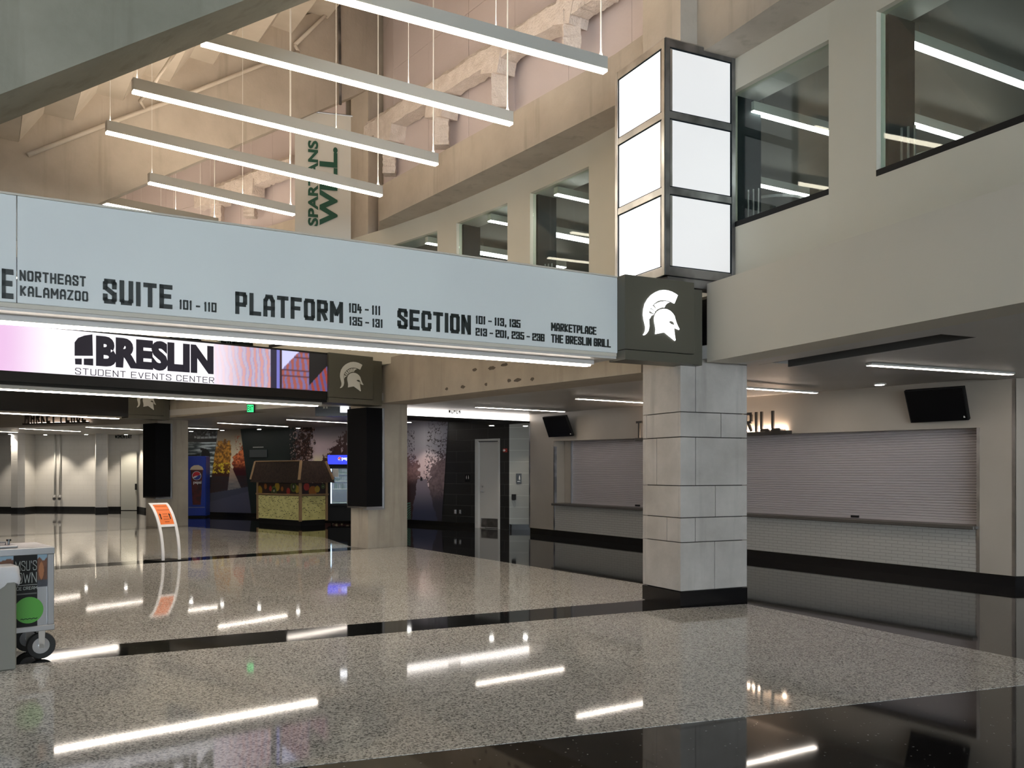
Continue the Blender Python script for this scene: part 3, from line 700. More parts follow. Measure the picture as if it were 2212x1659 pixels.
def hbox(lab, pl, pa, pb, ytl, ybl, pc, zlip, depth, mat, zt=None, zb=None):
    zt = zt or pl.z(pa, ytl); zb = zb or pl.z(pa, ybl); a, b, c = pl.t(pa), pl.t(pb), pl.t(pc)
    t = thing('helmet_panel', lab, 'sign', tuple(pl.P((a + b) / 2, zb)))
    m_ = MB(); m_.pbox(pl, a, b, zb + zlip, zt, 0, depth); obj('face_panel', m_, mat, t, bevel=.004)
    m_ = MB(); m_.pbox(pl, a, b, zb, zb + zlip - .008, -.006, depth); obj('lower_trim', m_, mat, t)
    m_ = MB(); m_.pbox(pl, b, c, zb + .0, zt - .06, .05, depth); obj('side_panel', m_, mat, t)
    return t
h1 = PL(gp(1350, 776, 2.72), V((.83, .43)))
t = hbox('bronze panel with a bright white helmet emblem below the light box', h1, 1350, 1500, 592, 776, 1523, .11, .30, m_olive)
helmet(h1, lambda X, Y: (1330 + X / 6.638, 560 + Y / 6.638), m_helm, t, .003)
h2 = PL(V((-2.5, 17.1)), A2)
t = hbox('bronze panel with a grey helmet emblem right of the video screen', h2, 710, 806, 761, 869, 828, .10, .5, m_olive)
def mp2(X, Y): return (680 + (497 + (X - 385) * .8904) / 9.215, 740 + (385 + (Y - 443) * .8047) / 9.215)
helmet(h2, mp2, m_helm2, t, .003)
h3 = PL(V((-8.95, 22.9)), A3)
t = hbox('farthest bronze helmet panel, half hidden behind the light strip', h3, 277, 355, 815, 903, 368, .10, .5, m_olive)
def mp3(X, Y): x, y = mp2(X, Y); return (295.3 + (x - 733.9) * .82, 885.6 + (y - 845.3) * .82)
helmet(h3, mp3, m_helm2, t, .003)
# ================================================================ WAYFINDING SIGN
s1 = PL(h1.xy(h1.t(1350), .14) + V((-.06, -.03)), vp(4400)); s1 = PL(s1.at(1334), vp(4400))
e = s1.t(1334); sL = s1.t(-260); zt1 = s1.z(1334, 600); zb1 = s1.z(1334, 763)
t = thing('wayfinding_sign', 'long pale wayfinding sign with dark lettering spanning the concourse', 'sign', tuple(s1.P((e + sL) / 2, zb1)))
def pp(pl, t0, t1, z0, z1, o0, o1): m_ = MB(); a, b = sorted((t0, t1)); m_.pbox(pl, a, b, z0, z1, o0, o1); return m_
seam = s1.t(37)
obj('face_panel', pp(s1, e, seam, zb1, zt1, 0, .10), m_sign, t, bevel=.004)
obj('face_panel', pp(s1, seam - .004, sL, zb1, zt1, 0, .10), m_sign, t, bevel=.004)
obj('bottom_trim', pp(s1, e, sL, zb1 - .035, zb1 - .001, .012, .12), m_fascia, t)
obj('top_cap', pp(s1, e, sL, zt1 + .001, zt1 + .016, -.006, .5), m_fascia, t)
obj('soffit', pp(s1, e, sL, zb1 - .06, zb1 - .036, .02, .6), m_dsteel if 0 else m_grayc, t)
obj('light_channel', pp(s1, s1.t(1310), sL, zb1 - .105, zb1 - .0605, .23, .36), m_grayc, t)
obj('light_strip', pp(s1, s1.t(1305), sL, zb1 - .122, zb1 - .1055, .25, .34), m_lensC, t)
for tx, a, b, yt, yb in [('GATE', -92, 29, 571, 636), ('NORTHEAST', 42, 185, 583.5, 606), ('KALAMAZOO', 43, 190, 617, 639), ('SUITE', 222, 372, 602, 655), ('101 - 110', 387, 467, 647.5, 668),
                         ('PLATFORM', 508, 740, 630, 678), ('104 - 111', 753, 821, 655, 675), ('135 - 131', 754, 826, 684, 702.5), ('SECTION', 858, 1016, 666, 709.5), ('101 - 113, 135', 1027, 1123, 682, 699.5),
                         ('213 - 201, 235 - 236', 1027, 1175, 708.4, 725), ('MARKETPLACE', 1190, 1287, 697, 714.5), ('THE BRESLIN GRILL', 1190, 1318, 722, 740)]:
    big = tx in ('GATE', 'SUITE', 'PLATFORM', 'SECTION')
    wordpl(tx, s1, a, b, yt, yb, m_letter, t, o=-.002, th=.012, st=.155 if not big else .18, gw=.36, gap=.12)
# ================================================================ VIDEO SCREEN SIGN
s2 = PL(V((-3.38, 16.35)), vp(3380)); e = s2.t(709); sL = s2.t(-120); zt2, zb2 = 3.70, 3.015
t = thing('video_screen', 'long video screen showing an events center logo below the wayfinding sign', 'screen', tuple(s2.P((e + sL) / 2, 2.8)))
obj('housing', pp(s2, e, sL, zb2 - .20, zt2 + .03, .01, .45), m_blkm, t)
obj('lower_bezel', pp(s2, e, sL, zb2 - .155, zb2, -.012, .01), m_blk, t)
obj('top_bezel', pp(s2, e, sL, zt2, zt2 + .03, -.012, .01), m_blk, t)
obj('light_channel', pp(s2, s2.t(700), sL, zb2 - .26, zb2 - .2005, .08, .22), m_fix, t)
obj('light_strip', pp(s2, s2.t(692), sL, zb2 - .275, zb2 - .2605, .09, .21), m_lensC, t)
rng = np.random.RandomState(3); NZ = rng.rand(64, 64)
def vn(x, y, s=0):
    x = x + s * 17.3; y = y + s * 9.1; xi, yi = int(math.floor(x)), int(math.floor(y)); fx, fy = x - xi, y - yi
    fx = fx * fx * (3 - 2 * fx); fy = fy * fy * (3 - 2 * fy); g = lambda a, b: NZ[a % 64, b % 64]
    return (g(xi, yi) * (1 - fx) + g(xi + 1, yi) * fx) * (1 - fy) + (g(xi, yi + 1) * (1 - fx) + g(xi + 1, yi + 1) * fx) * fy
def fbm(x, y, s=0, o=4):
    a = 0; w_ = .5
    for k in range(o): a += w_ * vn(x, y, s + k); x *= 2.03; y *= 2.03; w_ *= .5
    return a / (1 - .5 ** o)
mix = lambda a, b, k: tuple(a[i] * (1 - k) + b[i] * k for i in range(3))
def sm(a, b, x): k = min(max((x - a) / (b - a), 0), 1); return k * k * (3 - 2 * k)
def led(px, v):                                # v 0 bottom .. 1 top
    if px > 667:
        if v > .12 + (px - 667) / 43 * .62: return lin(16, 14, 18)
        k = math.sin((px * .55 + v * 9)); return lin(150, 60, 50) if k > 0 else lin(90, 80, 130)
    if px > 585:
        if px < 597: return lin(40, 36, 60)
        if px < 604: return lin(120, 120, 200)
        if px < 609: return lin(50, 25, 30)
        if v > .45 + (px - 605) / 40 * .55 and px < 645: return lin(205, 205, 245)
        br = (v * 6) % 1 < .08
        if br: return lin(90, 50, 60)
        return lin(160, 86, 78) if math.sin(px * .55 + v * 5 + fbm(px * .05, v * 3) * 5) > -.1 else lin(120, 105, 150)
    if px > 462:
        k = sm(462, 545, px); s_ = math.sin(px * .46 + v * 4.5 + fbm(px * .03, v * 2, 2) * 7)
        st = lin(200, 132, 126) if s_ > .25 else (lin(146, 130, 182) if s_ > -.35 else lin(170, 160, 185))
        return mix(lin(252, 238, 250), st, .2 + .65 * k)
    k = sm(0, 130, px); a = mix(lin(232, 190, 228), lin(252, 248, 254), k); n_ = fbm(px * .03, v * 2.5, 5)
    return mix(a, lin(240, 215, 245), .5 * max(0, n_ - .5) * (1.6 if px < 200 else .6))
nu, nv = 420, 26; m_ = MB(); L0, L1 = sL, e - .01
m_.grid(lambda u, v: s2.P(L0 + (L1 - L0) * u, zb2 + (zt2 - zb2) * v, -.004), nu, nv)
cols = []
for j in range(nv + 1):
    for i in range(nu + 1):
        q_ = s2.xy(L0 + (L1 - L0) * i / nu); cols.append(led(CX + F * q_.x / q_.y, j / nv))
colored('screen_image', m_, cols, m_led, t)
m_inkb = M('screen_dark_blue', (.018, .018, .05), .5)
wordpl('BRESLIN', s2, 207, 461, 724, 791, m_inkb, t, o=-.006, th=.003, font='b', boff=.06)
wordpl('STUDENT EVENTS CENTER', s2, 162, 462, 794.5, 808.5, m_inkb, t, o=-.006, th=.003, st=.10, gw=.62, gap=.22, sp=.5)
P_ = lambda X, Y: s2.pt(X / 2.91, 640 + Y / 2.91) - V((s2.n.x, s2.n.y, 0)) * .006
m_ = MB()
for poly in ([(468, 290), (490, 262), (530, 247), (580, 240), (583, 375), (468, 374)], [(470, 392), (513, 392), (513, 430), (472, 428)], [(526, 392), (585, 392), (585, 436), (526, 431)]):
    m_.prism([P_(*p) for p in poly], V((s2.n.x, s2.n.y, 0)) * -.003)
obj('arch_logo', m_, m_inkb, t, fix=False)
# ================================================================ BLACK SIGN BEHIND
s3 = PL(h3.at(277), A3); e = s3.t(277); sL = s3.t(-60)
t = thing('black_header_sign', 'blank black header sign below the video screen at the left', 'sign', tuple(s3.P((e + sL) / 2, 2.9)))
obj('face', pp(s3, e, sL, 2.91, 3.95, 0, .4), m_blk, t)
obj('light_channel', pp(s3, s3.t(265), sL, 2.865, 2.909, .05, .2), m_conc2, t)
obj('light_strip', pp(s3, s3.t(260), sL, 2.85, 2.8645, .06, .19), m_lensC, t)
# ================================================================ LIGHT BOX TOWER
pc = gp(1437, 596, 3.68); zb_, zt_ = 3.69, 6.30
pr = PL(pc, vp(5100)); plf = PL(pc, (-.50, 1.0))
t = thing('light_box', 'tall glowing white light box with steel frame wrapped around the near column', 'light box', (pc.x, pc.y, zb_))
rr = pr.t(1588) - pr.t(1437); r0_ = pr.t(1437); ll0, ll1 = plf.t(1437), plf.t(1330)
def frame(pl, a, b, nm, gr):
    s_ = 1 if b > a else -1; W_ = abs(b - a); fw = .055
    cols_ = [(a, a + s_ * fw), (b - s_ * fw, b)]
    ys = [zb_, zb_ + .10, zb_ + (zt_ - zb_) * .345, zb_ + (zt_ - zb_) * .375, zb_ + (zt_ - zb_) * .665, zb_ + (zt_ - zb_) * .695, zt_ - .09, zt_]
    for k, (c0, c1) in enumerate(cols_): obj('post', pp(pl, c0, c1, zb_, zt_, -.012, .10), gr, t, bevel=.003)
    for k in (0, 2, 4, 6): obj('cross_bar', pp(pl, a + s_ * fw, b - s_ * fw, ys[k], ys[k + 1], -.008, .10), gr, t, bevel=.003)
    for k in (1, 3, 5):
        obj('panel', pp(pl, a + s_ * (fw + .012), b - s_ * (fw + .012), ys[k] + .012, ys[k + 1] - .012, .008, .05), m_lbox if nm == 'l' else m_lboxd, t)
        m_ = MB()
        for q0, q1, z0, z1 in ((a + s_ * fw, a + s_ * (fw + .012), ys[k], ys[k + 1]), (b - s_ * (fw + .012), b - s_ * fw, ys[k], ys[k + 1]), (a + s_ * fw, b - s_ * fw, ys[k], ys[k] + .012), (a + s_ * fw, b - s_ * fw, ys[k + 1] - .012, ys[k + 1])):
            x0, x1 = sorted((q0, q1)); m_.pbox(pl, x0, x1, z0, z1, .0, .05)
        obj('gasket', m_, m_dark, t)
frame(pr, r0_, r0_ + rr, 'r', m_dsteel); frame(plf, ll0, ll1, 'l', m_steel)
nr = V((pr.n.x, pr.n.y, 0)); b_ = pr.xy(r0_ + rr); l_ = plf.xy(ll1)
m_ = MB(); m_.prism([P3(pc, zt_), P3(b_, zt_), P3(b_ + pr.n * .13, zt_), P3(pc + pr.n * .13, zt_)], (0, 0, .012)); obj('top_cap', m_, m_steel, t)
m_ = MB(); m_.prism([P3(pc + V((.03, .03)), zb_ - .10), P3(b_ + V((-.02, .03)), zb_ - .10), P3(b_ + pr.n * .2, zb_ - .10), P3(pc + pr.n * .2, zb_ - .10)], (0, 0, .095)); obj('under_tray', m_, m_dsteel, t)
# ================================================================ SUSPENDED LIGHTS
HL = [('nearest suspended linear light running out of the top edge', (600, -33), (1308, 158), [(1301, 1), (935, 0), (1097, 0)][:1]),
      ('second suspended linear light from the top', (435, 97), (1105, 271), 0), ('third suspended linear light from the top', (286, 200), (944, 358), 0),
      ('fourth suspended linear light, crossing the banner lettering', (229, 288), (824, 425), 0), ('fifth suspended linear light, ending at the banner edge', (321, 397), (635, 466), 0),
      ('lowest suspended linear light, cut off by the wayfinding sign', (218, 440), (470, 490), 0)]
ZL = 5.9
for lab, a, b, _ in HL:
    pa, pb = gp(*a, ZL), gp(*b, ZL); pl = line(pa, pb); L_ = (pb - pa).length
    pass
for lab, pa, pb in [(l, gp(*a, 6.35 if a[0] == 218 else 5.9), gp(*b, 6.35 if a[0] == 218 else 5.9)) for l, a, b, _ in HL] + [(['first', 'second', 'third', 'farthest'][k] + ' unseen suspended linear light added to brighten the next bay, behind the wayfinding sign', V((-7.6 - 1.25 * k, 16.3 + 1.15 * k)), V((-5.4 - 1.25 * k, 18.4 + 1.15 * k))) for k in range(4)]:  # the four next-bay lights are unseen, added to brighten the masonry there
    ZL = 6.35 if lab.startswith('lowest') else 5.9
    pl = line(pa, pb); L_ = (pb - pa).length
    t = thing('suspended_light', lab, 'light', (pa.x, pa.y, ZL), 'linear lights hung over the concourse')
    obj('housing', pp(pl, 0, L_, ZL + .025, ZL + .165, -.045, .045), m_fix, t, bevel=.003)
    obj('lens', pp(pl, .004, L_ - .004, ZL, ZL + .0245, -.042, .042), m_lensW, t)
    obj('uplight', pp(pl, .02, L_ - .02, ZL + .1652, ZL + .1660, -.032, .032), m_up, t)
    for x, r_ in ((L_ - .06, .0025 if 'next bay' in lab else .009), (L_ * .62, .0035), (.05, .0035)):
        m_ = MB(); m_.tube([pl.P(x, ZL + .17), pl.P(x, ZL + .23), pl.P(x, 12.59)], [r_ * 2.4, r_, r_], 6); obj('cable', m_, m_white, t)
# ================================================================ BANNER
bn = PL(V((-3.30, 17.0)), A2); bn = PL(bn.at(757), (1.0, .30))
a, b = bn.t(637), bn.t(758); z0b, z1b = 4.6, 8.45
t = thing('vertical_banner', 'tall white vertical banner with dark green lettering beside the concrete column', 'banner', tuple(bn.P((a + b) / 2, z0b)))
m_ban = M('banner_cloth', (.62, .60, .55), .8, noise=((.58, .56, .51), .8, 3, .35, .65)); m_grn = M('banner_green', (.012, .075, .045), .7)
m_ = MB(); m_.grid(lambda u, v: bn.P(a + (b - a) * u, z0b + (z1b - z0b) * v, .012 * math.sin(v * 9 + u * 2)), 8, 40)
ob_ = obj('cloth', m_, m_ban, t, smooth=True)
m_ = MB(); m_.tube([bn.P(a - .03, z1b + .01), bn.P(b + .03, z1b + .01)], .02, 8); obj('top_rod', m_, m_alu, t)
ux = V((0, 0, 1)); uz = V((-bn.d.x, -bn.d.y, 0)) * (1 if b > a else -1); nr_ = V((-bn.n.x, -bn.n.y, 0))
def vword(tx, pxa, pxb, yb, yt, bo):
    z0, z1 = bn.z(pxb, yb), bn.z(pxb, yt); w0 = abs(bn.t(pxb) - bn.t(pxa))
    return word('lettering', tx, bn.P(bn.t(pxb), z0, -.03), ux, uz, z1 - z0, w0, nr_, m_grn, t, th=.004, font='b', boff=bo)
vword('SPARTANS', 665, 687, 490, 306, .035); vword('WILL.', 690, 729, 490, 320, .035)
# ================================================================ RECESSED AISLE LIGHTS
def ceil_z(px): return 2.76
RL = [((1876, 790), (2185, 810), 2.76, 'recessed linear ceiling light above the right hand television'), ((1500, 832), (1763, 850), 2.77, 'recessed linear ceiling light just right of the stone column'),
      ((1245, 862), (1440, 873.5), 2.85, 'recessed linear ceiling light ending behind the stone column'), ((1028, 880), (1219, 890), 2.89, 'recessed linear ceiling light above the small television'),
      ((620, 907), (790, 916), 2.955, 'recessed linear ceiling light left of the drinks fridge'), ((471, 914), (621, 922), 2.96, 'recessed linear ceiling light above the kiosk'),
      ((401, 924.5), (471, 927.5), 2.97, 'short recessed ceiling light above the blue cooler'), ((186, 923), (312, 929), 3.03, 'recessed ceiling light above the far white wall, nearest the column'),
      ((42, 926), (173, 932.5), 3.035, 'middle recessed ceiling light above the far white wall'), ((-70, 929), (37, 934.5), 3.04, 'leftmost recessed ceiling light above the far white wall')]
for a, b, z, lab in RL:
    pa, pb = gp(*a, z - .03), gp(*b, z - .03); pl = line(pa, pb); L_ = (pb - pa).length; z -= .03
    t = thing('recessed_light', lab, 'light', (pa.x, pa.y, z), 'linear lights in the aisle ceiling')
    obj('trim_frame', pp(pl, 0, L_, z + .004, z + .028, -.05, .05), m_fix, t)
    obj('lens', pp(pl, .01, L_ - .01, z, z + .0035, -.038, .038), m_lensC, t)
# small round downlights near the walls
def downlight(x, y, z, lab, power=14, spot=True):
    t = thing('downlight', lab, 'light', (x, y, z), 'small downlights washing the walls')
    m_ = MB(); m_.tube([(x, y, z - .02), (x, y, z - .002)], .09, 16); obj('trim_ring', m_, m_fix, t)
    m_ = MB(); m_.tube([(x, y, z - .024), (x, y, z - .0205)], .06, 14); obj('lens', m_, m_lensU, t)
    if spot:
        d = bpy.data.lights.new('downlight_beam', 'SPOT'); d.energy = power; d.color = (1, .90, .76); d.spot_size = math.radians(95); d.spot_blend = .5; d.shadow_soft_size = .05
        o = bpy.data.objects.new('downlight_beam', d); COL.objects.link(o); o.location = (x, y, z - .04)
# ================================================================ TELEVISIONS
def tv(lab, c, px):
    po, pt_ = W1.off(-.12), W1.off(-.38)
    P = [pt_.pt(*c[0]), pt_.pt(*c[1]), po.pt(*c[2]), po.pt(*c[3])]; n = (P[1] - P[0]).cross(P[3] - P[0]).normalized()
    if n.dot(V((W1.n.x, W1.n.y, 0))) < 0: n = -n
    t = thing('television', lab, 'television', tuple(P[3]))
    m_ = MB(); m_.prism(P, n * .05); obj('case', m_, m_blkm, t, bevel=.006)
    c_ = sum(P, V()) / 4; Q = [c_ + (p - c_) * .95 - n * .002 for p in P]; m_ = MB(); m_.prism(Q, n * .0019); obj('screen', m_, m_blk, t)
    m_ = MB(); w_ = W1.P(W1.t(px), c_.z, 0); m_.tube([c_ + n * .05, w_], .03, 8); obj('wall_bracket', m_, m_blkm, t)
    m_ = MB(); k = P[2] + (P[3] - P[2]) * .06 + (P[1] - P[2]) * .12 - n * .006; m_.box(k.x - .012, k.x + .012, k.y - .004, k.y + .0, k.z - .012, k.z + .012); obj('sticker', m_, m_fix, t)
tv('large black television tilted out above the right hand shutter', [(1952, 845), (2081, 836), (2093, 908), (1967, 914)], 2020)
tv('small black television tilted out above the left hand shutter', [(1171, 902), (1222, 898), (1238, 942), (1185, 945)], 1205)
# ================================================================ GRILL LETTERS ON THE HEADER
t = thing('grill_lettering', 'dark standing letters of the grill name on a stepped base over the shutters', 'lettering', tuple(W1.P(W1.t(1660), 2.2)))
wf = W1.off(-.10); zb_g = wf.z(1650, 935) + .0; 
def Tz(px, y): return wf.z(px, y)
zg0, zg1 = Tz(1650, 932), Tz(1650, 889)
ta, tb = wf.t(1376), wf.t(1686)
m_sb = M('letter_bronze', (.05, .042, .035), .5)
letters('THE BRESLIN GRILL', wf.P(ta, zg0, 0), V((wf.d.x, wf.d.y, 0)) * (1 if tb > ta else -1), (0, 0, 1), abs(tb - ta), zg1 - zg0, -V((wf.n.x, wf.n.y, 0)), m_sb, t, th=.03, st=.13, gw=.36, gap=.2, sp=.5)
for (p0, p1, h) in ((1374, 1702, 0), (1668, 1688, .03), (1655, 1664, .03)):
    obj('stepped_base', pp(wf, wf.t(p0), wf.t(p1), zg0 - .06, zg0 - .002 + h, -.03, .095), m_sb, t)
m_glow = M('letter_backlight', (.9, .9, .9), .5, emit=(1, .76, .58), es=42)
obj('backlight_strip', pp(wf, wf.t(1390), wf.t(1692), zg0 + .031, zg0 + .04, .05, .08), m_glow, t)
# ================================================================ DOOR IN THE BLACK ALCOVE WALL
dl, dr = AW.t(1027.5), AW.t(1080); s_ = 1 if dr > dl else -1; ztop = 2.36
t = tag(thing('door_1', None, None, tuple(AW.P((dl + dr) / 2, 0))), kind='structure')
m_frm = M('door_frame', (.58, .57, .54), .5); m_dr = M('door_leaf', (.56, .535, .50), .45)
obj('frame_jamb', pp(AW, dl, dl + s_ * .11, 0, ztop, -.03, .25), m_frm, t); obj('frame_jamb', pp(AW, dr - s_ * .05, dr, 0, ztop, -.03, .25), m_frm, t)
obj('frame_head', pp(AW, dl, dr, ztop, ztop + .06, -.03, .25), m_frm, t)
obj('door_leaf', pp(AW, dl + s_ * .112, dr - s_ * .052, .01, ztop - .002, .05, .10), m_dr, t)
obj('kick_plate', pp(AW, dl + s_ * .16, dr - s_ * .06, .03, .27, .042, .05), m_dsteel, t)
hx = dl + s_ * .2; m_ = MB(); m_.tube([AW.P(hx, 1.0, .05), AW.P(hx, 1.0, -.02), AW.P(hx + s_ * .13, .99, -.02)], .014, 8); m_.tube([AW.P(hx, 1.0, .05), AW.P(hx, 1.0, .035)], .035, 12)
obj('lever_handle', m_, m_steel, t, smooth=False)
m_ = MB(); m_.tube([AW.P(hx, 1.13, .05), AW.P(hx, 1.13, .025)], .028, 12); obj('lock_cylinder', m_, m_steel, t)
tw = PL(AW.at(1104), (1, -.10)); 
mb = MB(); a, b = tw.t(1100), tw.t(1175); mb.pbox(tw, a, b, .146, 3.02, 0, .3); struct('wall_tile', mb, m_cmug)
mb = MB(); mb.pbox(tw, a, b, 0, .146, .02, .3); struct('baseboard_tile', mb, m_blk)
AWo = lambda px, py, o=0: AW.off(o).pt(px, py)
def plate(name, lab, cat, pl, px0, px1, y0, y1, mat, d=.02, grp=None):
    z1, z0 = pl.z((px0 + px1) / 2, y0), pl.z((px0 + px1) / 2, y1); t0, t1 = pl.t(px0), pl.t(px1)
    t = thing(name, lab, cat, tuple(pl.P((t0 + t1) / 2, z0)), grp)
    obj('plate', pp(pl, t0, t1, z0, z1, -d, -.001), mat, t, bevel=.002); return t, t0, t1, z0, z1
def person_icon(pl, tc, z0, h, parent, mat, o=-.024, skirt=False):
    m_ = MB(); m_.tube([pl.P(tc, z0 + h * .9, o), pl.P(tc, z0 + h * .9, o - .003)], h * .09, 10); w_ = h * .16
    m_.prism([pl.P(tc - w_, z0 + (h * .3 if skirt else h * .4), o), pl.P(tc + w_, z0 + (h * .3 if skirt else h * .4), o), pl.P(tc + w_ * .6, z0 + h * .78, o), pl.P(tc - w_ * .6, z0 + h * .78, o)], -V((pl.n.x, pl.n.y, 0)) * .003)
    for s in (-1, 1): m_.prism([pl.P(tc + s * w_ * .5 - w_ * .3, z0, o), pl.P(tc + s * w_ * .5 + w_ * .3, z0, o), pl.P(tc + s * w_ * .5 + w_ * .3, z0 + h * .45, o), pl.P(tc + s * w_ * .5 - w_ * .3, z0 + h * .45, o)], -V((pl.n.x, pl.n.y, 0)) * .003)
    obj('pictogram', m_, mat, parent)
t, t0, t1, z0, z1 = plate('restroom_sign', 'small black restroom sign with white figure on the tiled wall strip', 'sign', tw, 1115, 1126.5, 1023, 1044.5, m_blk)
person_icon(tw, (t0 + t1) / 2 + .02, z0 + .09, .12, t, m_white, skirt=True)
m_ = pp(tw, t0 + .03, t1 - .03, z0 + .045, z0 + .06, -.023, -.02); obj('lettering', m_, m_white, t)
t, t0, t1, z0, z1 = plate('restroom_sign', 'tiny restroom pictogram sign on the black wall left of the white door', 'sign', AW, 1005, 1016, 1025, 1041, m_blkm, .008)
person_icon(AW, t0 + (t1 - t0) * .3, z0 + .08, .10, t, m_white, -.010); person_icon(AW, t0 + (t1 - t0) * .7, z0 + .08, .10, t, m_white, -.010, True)
t, t0, t1, z0, z1 = plate('hand_dispenser', 'black dispenser box low on the tiled wall strip', 'dispenser', tw, 1106, 1115, 1067.5, 1079.5, m_blkm, .10)
m_ = pp(tw, t0 + .02, t1 - .02, z0 - .012, z0 - .001, -.09, -.02); obj('spout', m_, m_blk, t)
for px, lab in ((983.5, 'left white outlet plate low on the black wall'), (994, 'right white outlet plate low on the black wall')):
    t, t0, t1, z0, z1 = plate('wall_outlet', lab, 'outlet', AW, px - 2.2, px + 2.2, 1101, 1110, m_dsteel, .01, 'outlets on the black wall')
    for k in (.3, .7): obj('socket', pp(AW, t0 + (t1 - t0) * .3, t0 + (t1 - t0) * .7, z0 + (z1 - z0) * k - .012, z0 + (z1 - z0) * k + .012, -.012, -.0101), m_white, t)
t, t0, t1, z0, z1 = plate('fire_alarm', 'small red and white fire alarm between the white door and the tiled strip', 'alarm', AW, 1089, 1096, 969, 977, m_red, .05)
m_ = MB(); c_ = AW.P((t0 + t1) / 2, (z0 + z1) / 2, -.05); m_.tube([c_, c_ - V((AW.n.x, AW.n.y, 0)) * .03], .03, 10); obj('strobe', m_, m_white, t)
# ================================================================ PRINTED MURALS ON THE FAR WALL
def mural(name, lab, pl, pxl, pxr, fn, slant=None, nu=130, nv=110, z0=.13, z1=3.0):
    """fn(px, py) gives the printed colour; slant(v) -> (left px, right px) at height fraction v"""
    m_ = MB(); cols = []; vs = []
    t = thing('wall_mural', lab, 'mural', tuple(pl.P((pl.t(pxl) + pl.t(pxr)) / 2, z0)))
    for j in range(nv + 1):
        v = j / nv; a, b = slant(v) if slant else (pxl, pxr)
        for i in range(nu + 1):
            px = a + (b - a) * i / nu; q_ = pl.at(px); z = z0 + (z1 - z0) * v
            vs.append(pl.P(pl.t(px), z, -.012)); cols.append(fn(px, HY - (z - H) * F / q_.y))
    m_.v = vs; m_.f = [[j * (nu + 1) + i, j * (nu + 1) + i + 1, (j + 1) * (nu + 1) + i + 1, (j + 1) * (nu + 1) + i] for j in range(nv) for i in range(nu)]
    colored('print', m_, cols, m_print, t); return t
G = 2.3                                                   # print reflectance relative to the surveyed tones
def L_(r, g, b): c = lin(r, g, b); return tuple(min(.8, x * G + .002) for x in c)
P12 = line(MW[1], MW[0]); P23 = line(MW[2], MW[1]); P34 = line(MW[3], MW[2])
def clust(x, y, s, k=.5, f=.16): return fbm(x * f, y * f, s, 5) > k
def f_river(px, py):                                       # black and white river with silhouettes
    w_ = fbm(px * .06, py * .35, 11, 5)
    if py < 943: c = mix(L_(18, 22, 24), L_(88, 95, 96), sm(.45, .75, fbm(px * .25, py * .25, 3)) * sm(403, 440, px) * sm(928, 936, py))
    elif py < 947: c = L_(120, 125, 125) if px > 420 and (px * .12) % 1 > .12 else L_(22, 25, 27)
    elif py < 955: c = L_(14, 18, 20)
    else:
        c = mix(L_(40, 50, 52), L_(150, 160, 160), sm(.42, .68, w_) * (.35 + .65 * sm(412, 440, px)))
    hx_, hy_ = (px - 437) / 3.6, (py - 970.5) / 3.2
    if hx_ ** 2 + hy_ ** 2 < 1: c = L_(8, 10, 12)
    bx, by = (px - 445) / 8.5, (py - 984) / 15.5; cs = math.cos(-.5); bx, by = bx * cs - by * .25, by + bx * .1
    if bx ** 2 + by ** 2 < 1: c = L_(8, 10, 12)
    if 444 < px < 453 and 995 < py < 1022: c = L_(10, 12, 15)
    if abs(px - 447) < 1.5 and abs(py - 1004) < 2.2: c = L_(160, 170, 180)
    if px < 432 and abs(py - 984 + (px - 418) * .15) < 2: c = L_(10, 12, 14)
    if py > 1030: c = L_(14, 14, 18)
    return c
def f_autumn(px, py):
    sky = mix(L_(95, 84, 70), L_(170, 150, 128), sm(935, 985, py)); c = sky
    u = (px - 455) / 90; n1 = fbm(px * .14, py * .14, 21, 5)
    top = 945 + 22 * abs(px - 486) / 22 + 16 * (n1 - .5) * 2
    edge = 500 - 1.5 + 8 * (fbm(1, py * .12, 4) - .5)
    if py > top and px < edge:
        k = fbm(px * .3, py * .3, 22, 4); c = mix(L_(92, 58, 22), L_(170, 112, 40), sm(.35, .7, k)); c = mix(c, L_(44, 20, 12), sm(995, 1025, py))
        if 1000 < py < 1022 and k > .56: c = L_(190, 140, 40)
    topr = 980 - (px - 508) * .9 + 12 * (n1 - .5) * 2
    if py > topr and px > 503 + 2 * math.sin(py * .4):
        k = fbm(px * .3, py * .3, 25, 4); c = mix(L_(92, 38, 20), L_(178, 88, 50), sm(.35, .7, k)); c = mix(c, L_(42, 14, 14), sm(992, 1018, py))
    if px > 508 and 938 < py < 972 and fbm(px * .35, py * .35, 31, 4) > .58: c = L_(110, 62, 44)
    # water and path
    if py > 1010:
        hw = 2 + (py - 1010) * .28; cxp = 500 + (py - 1010) * .16
        w_ = fbm(px * .1, py * .4, 33, 4)
        if abs(px - cxp) < hw: c = mix(L_(120, 100, 84), L_(60, 66, 72), sm(1015, 1050, py)); c = mix(c, L_(150, 130, 110), .35 * w_)
        elif py > 1028: c = mix(L_(38, 22, 18), L_(30, 30, 34), w_)
    if py > 1066 - (px - 450) * .17 - 0 and px > 455 and py > 1052: c = L_(48, 50, 60)
    if py > 1085 - (px - 450) * .27 + 0 and px > 450: c = L_(56, 56, 68)
    return c
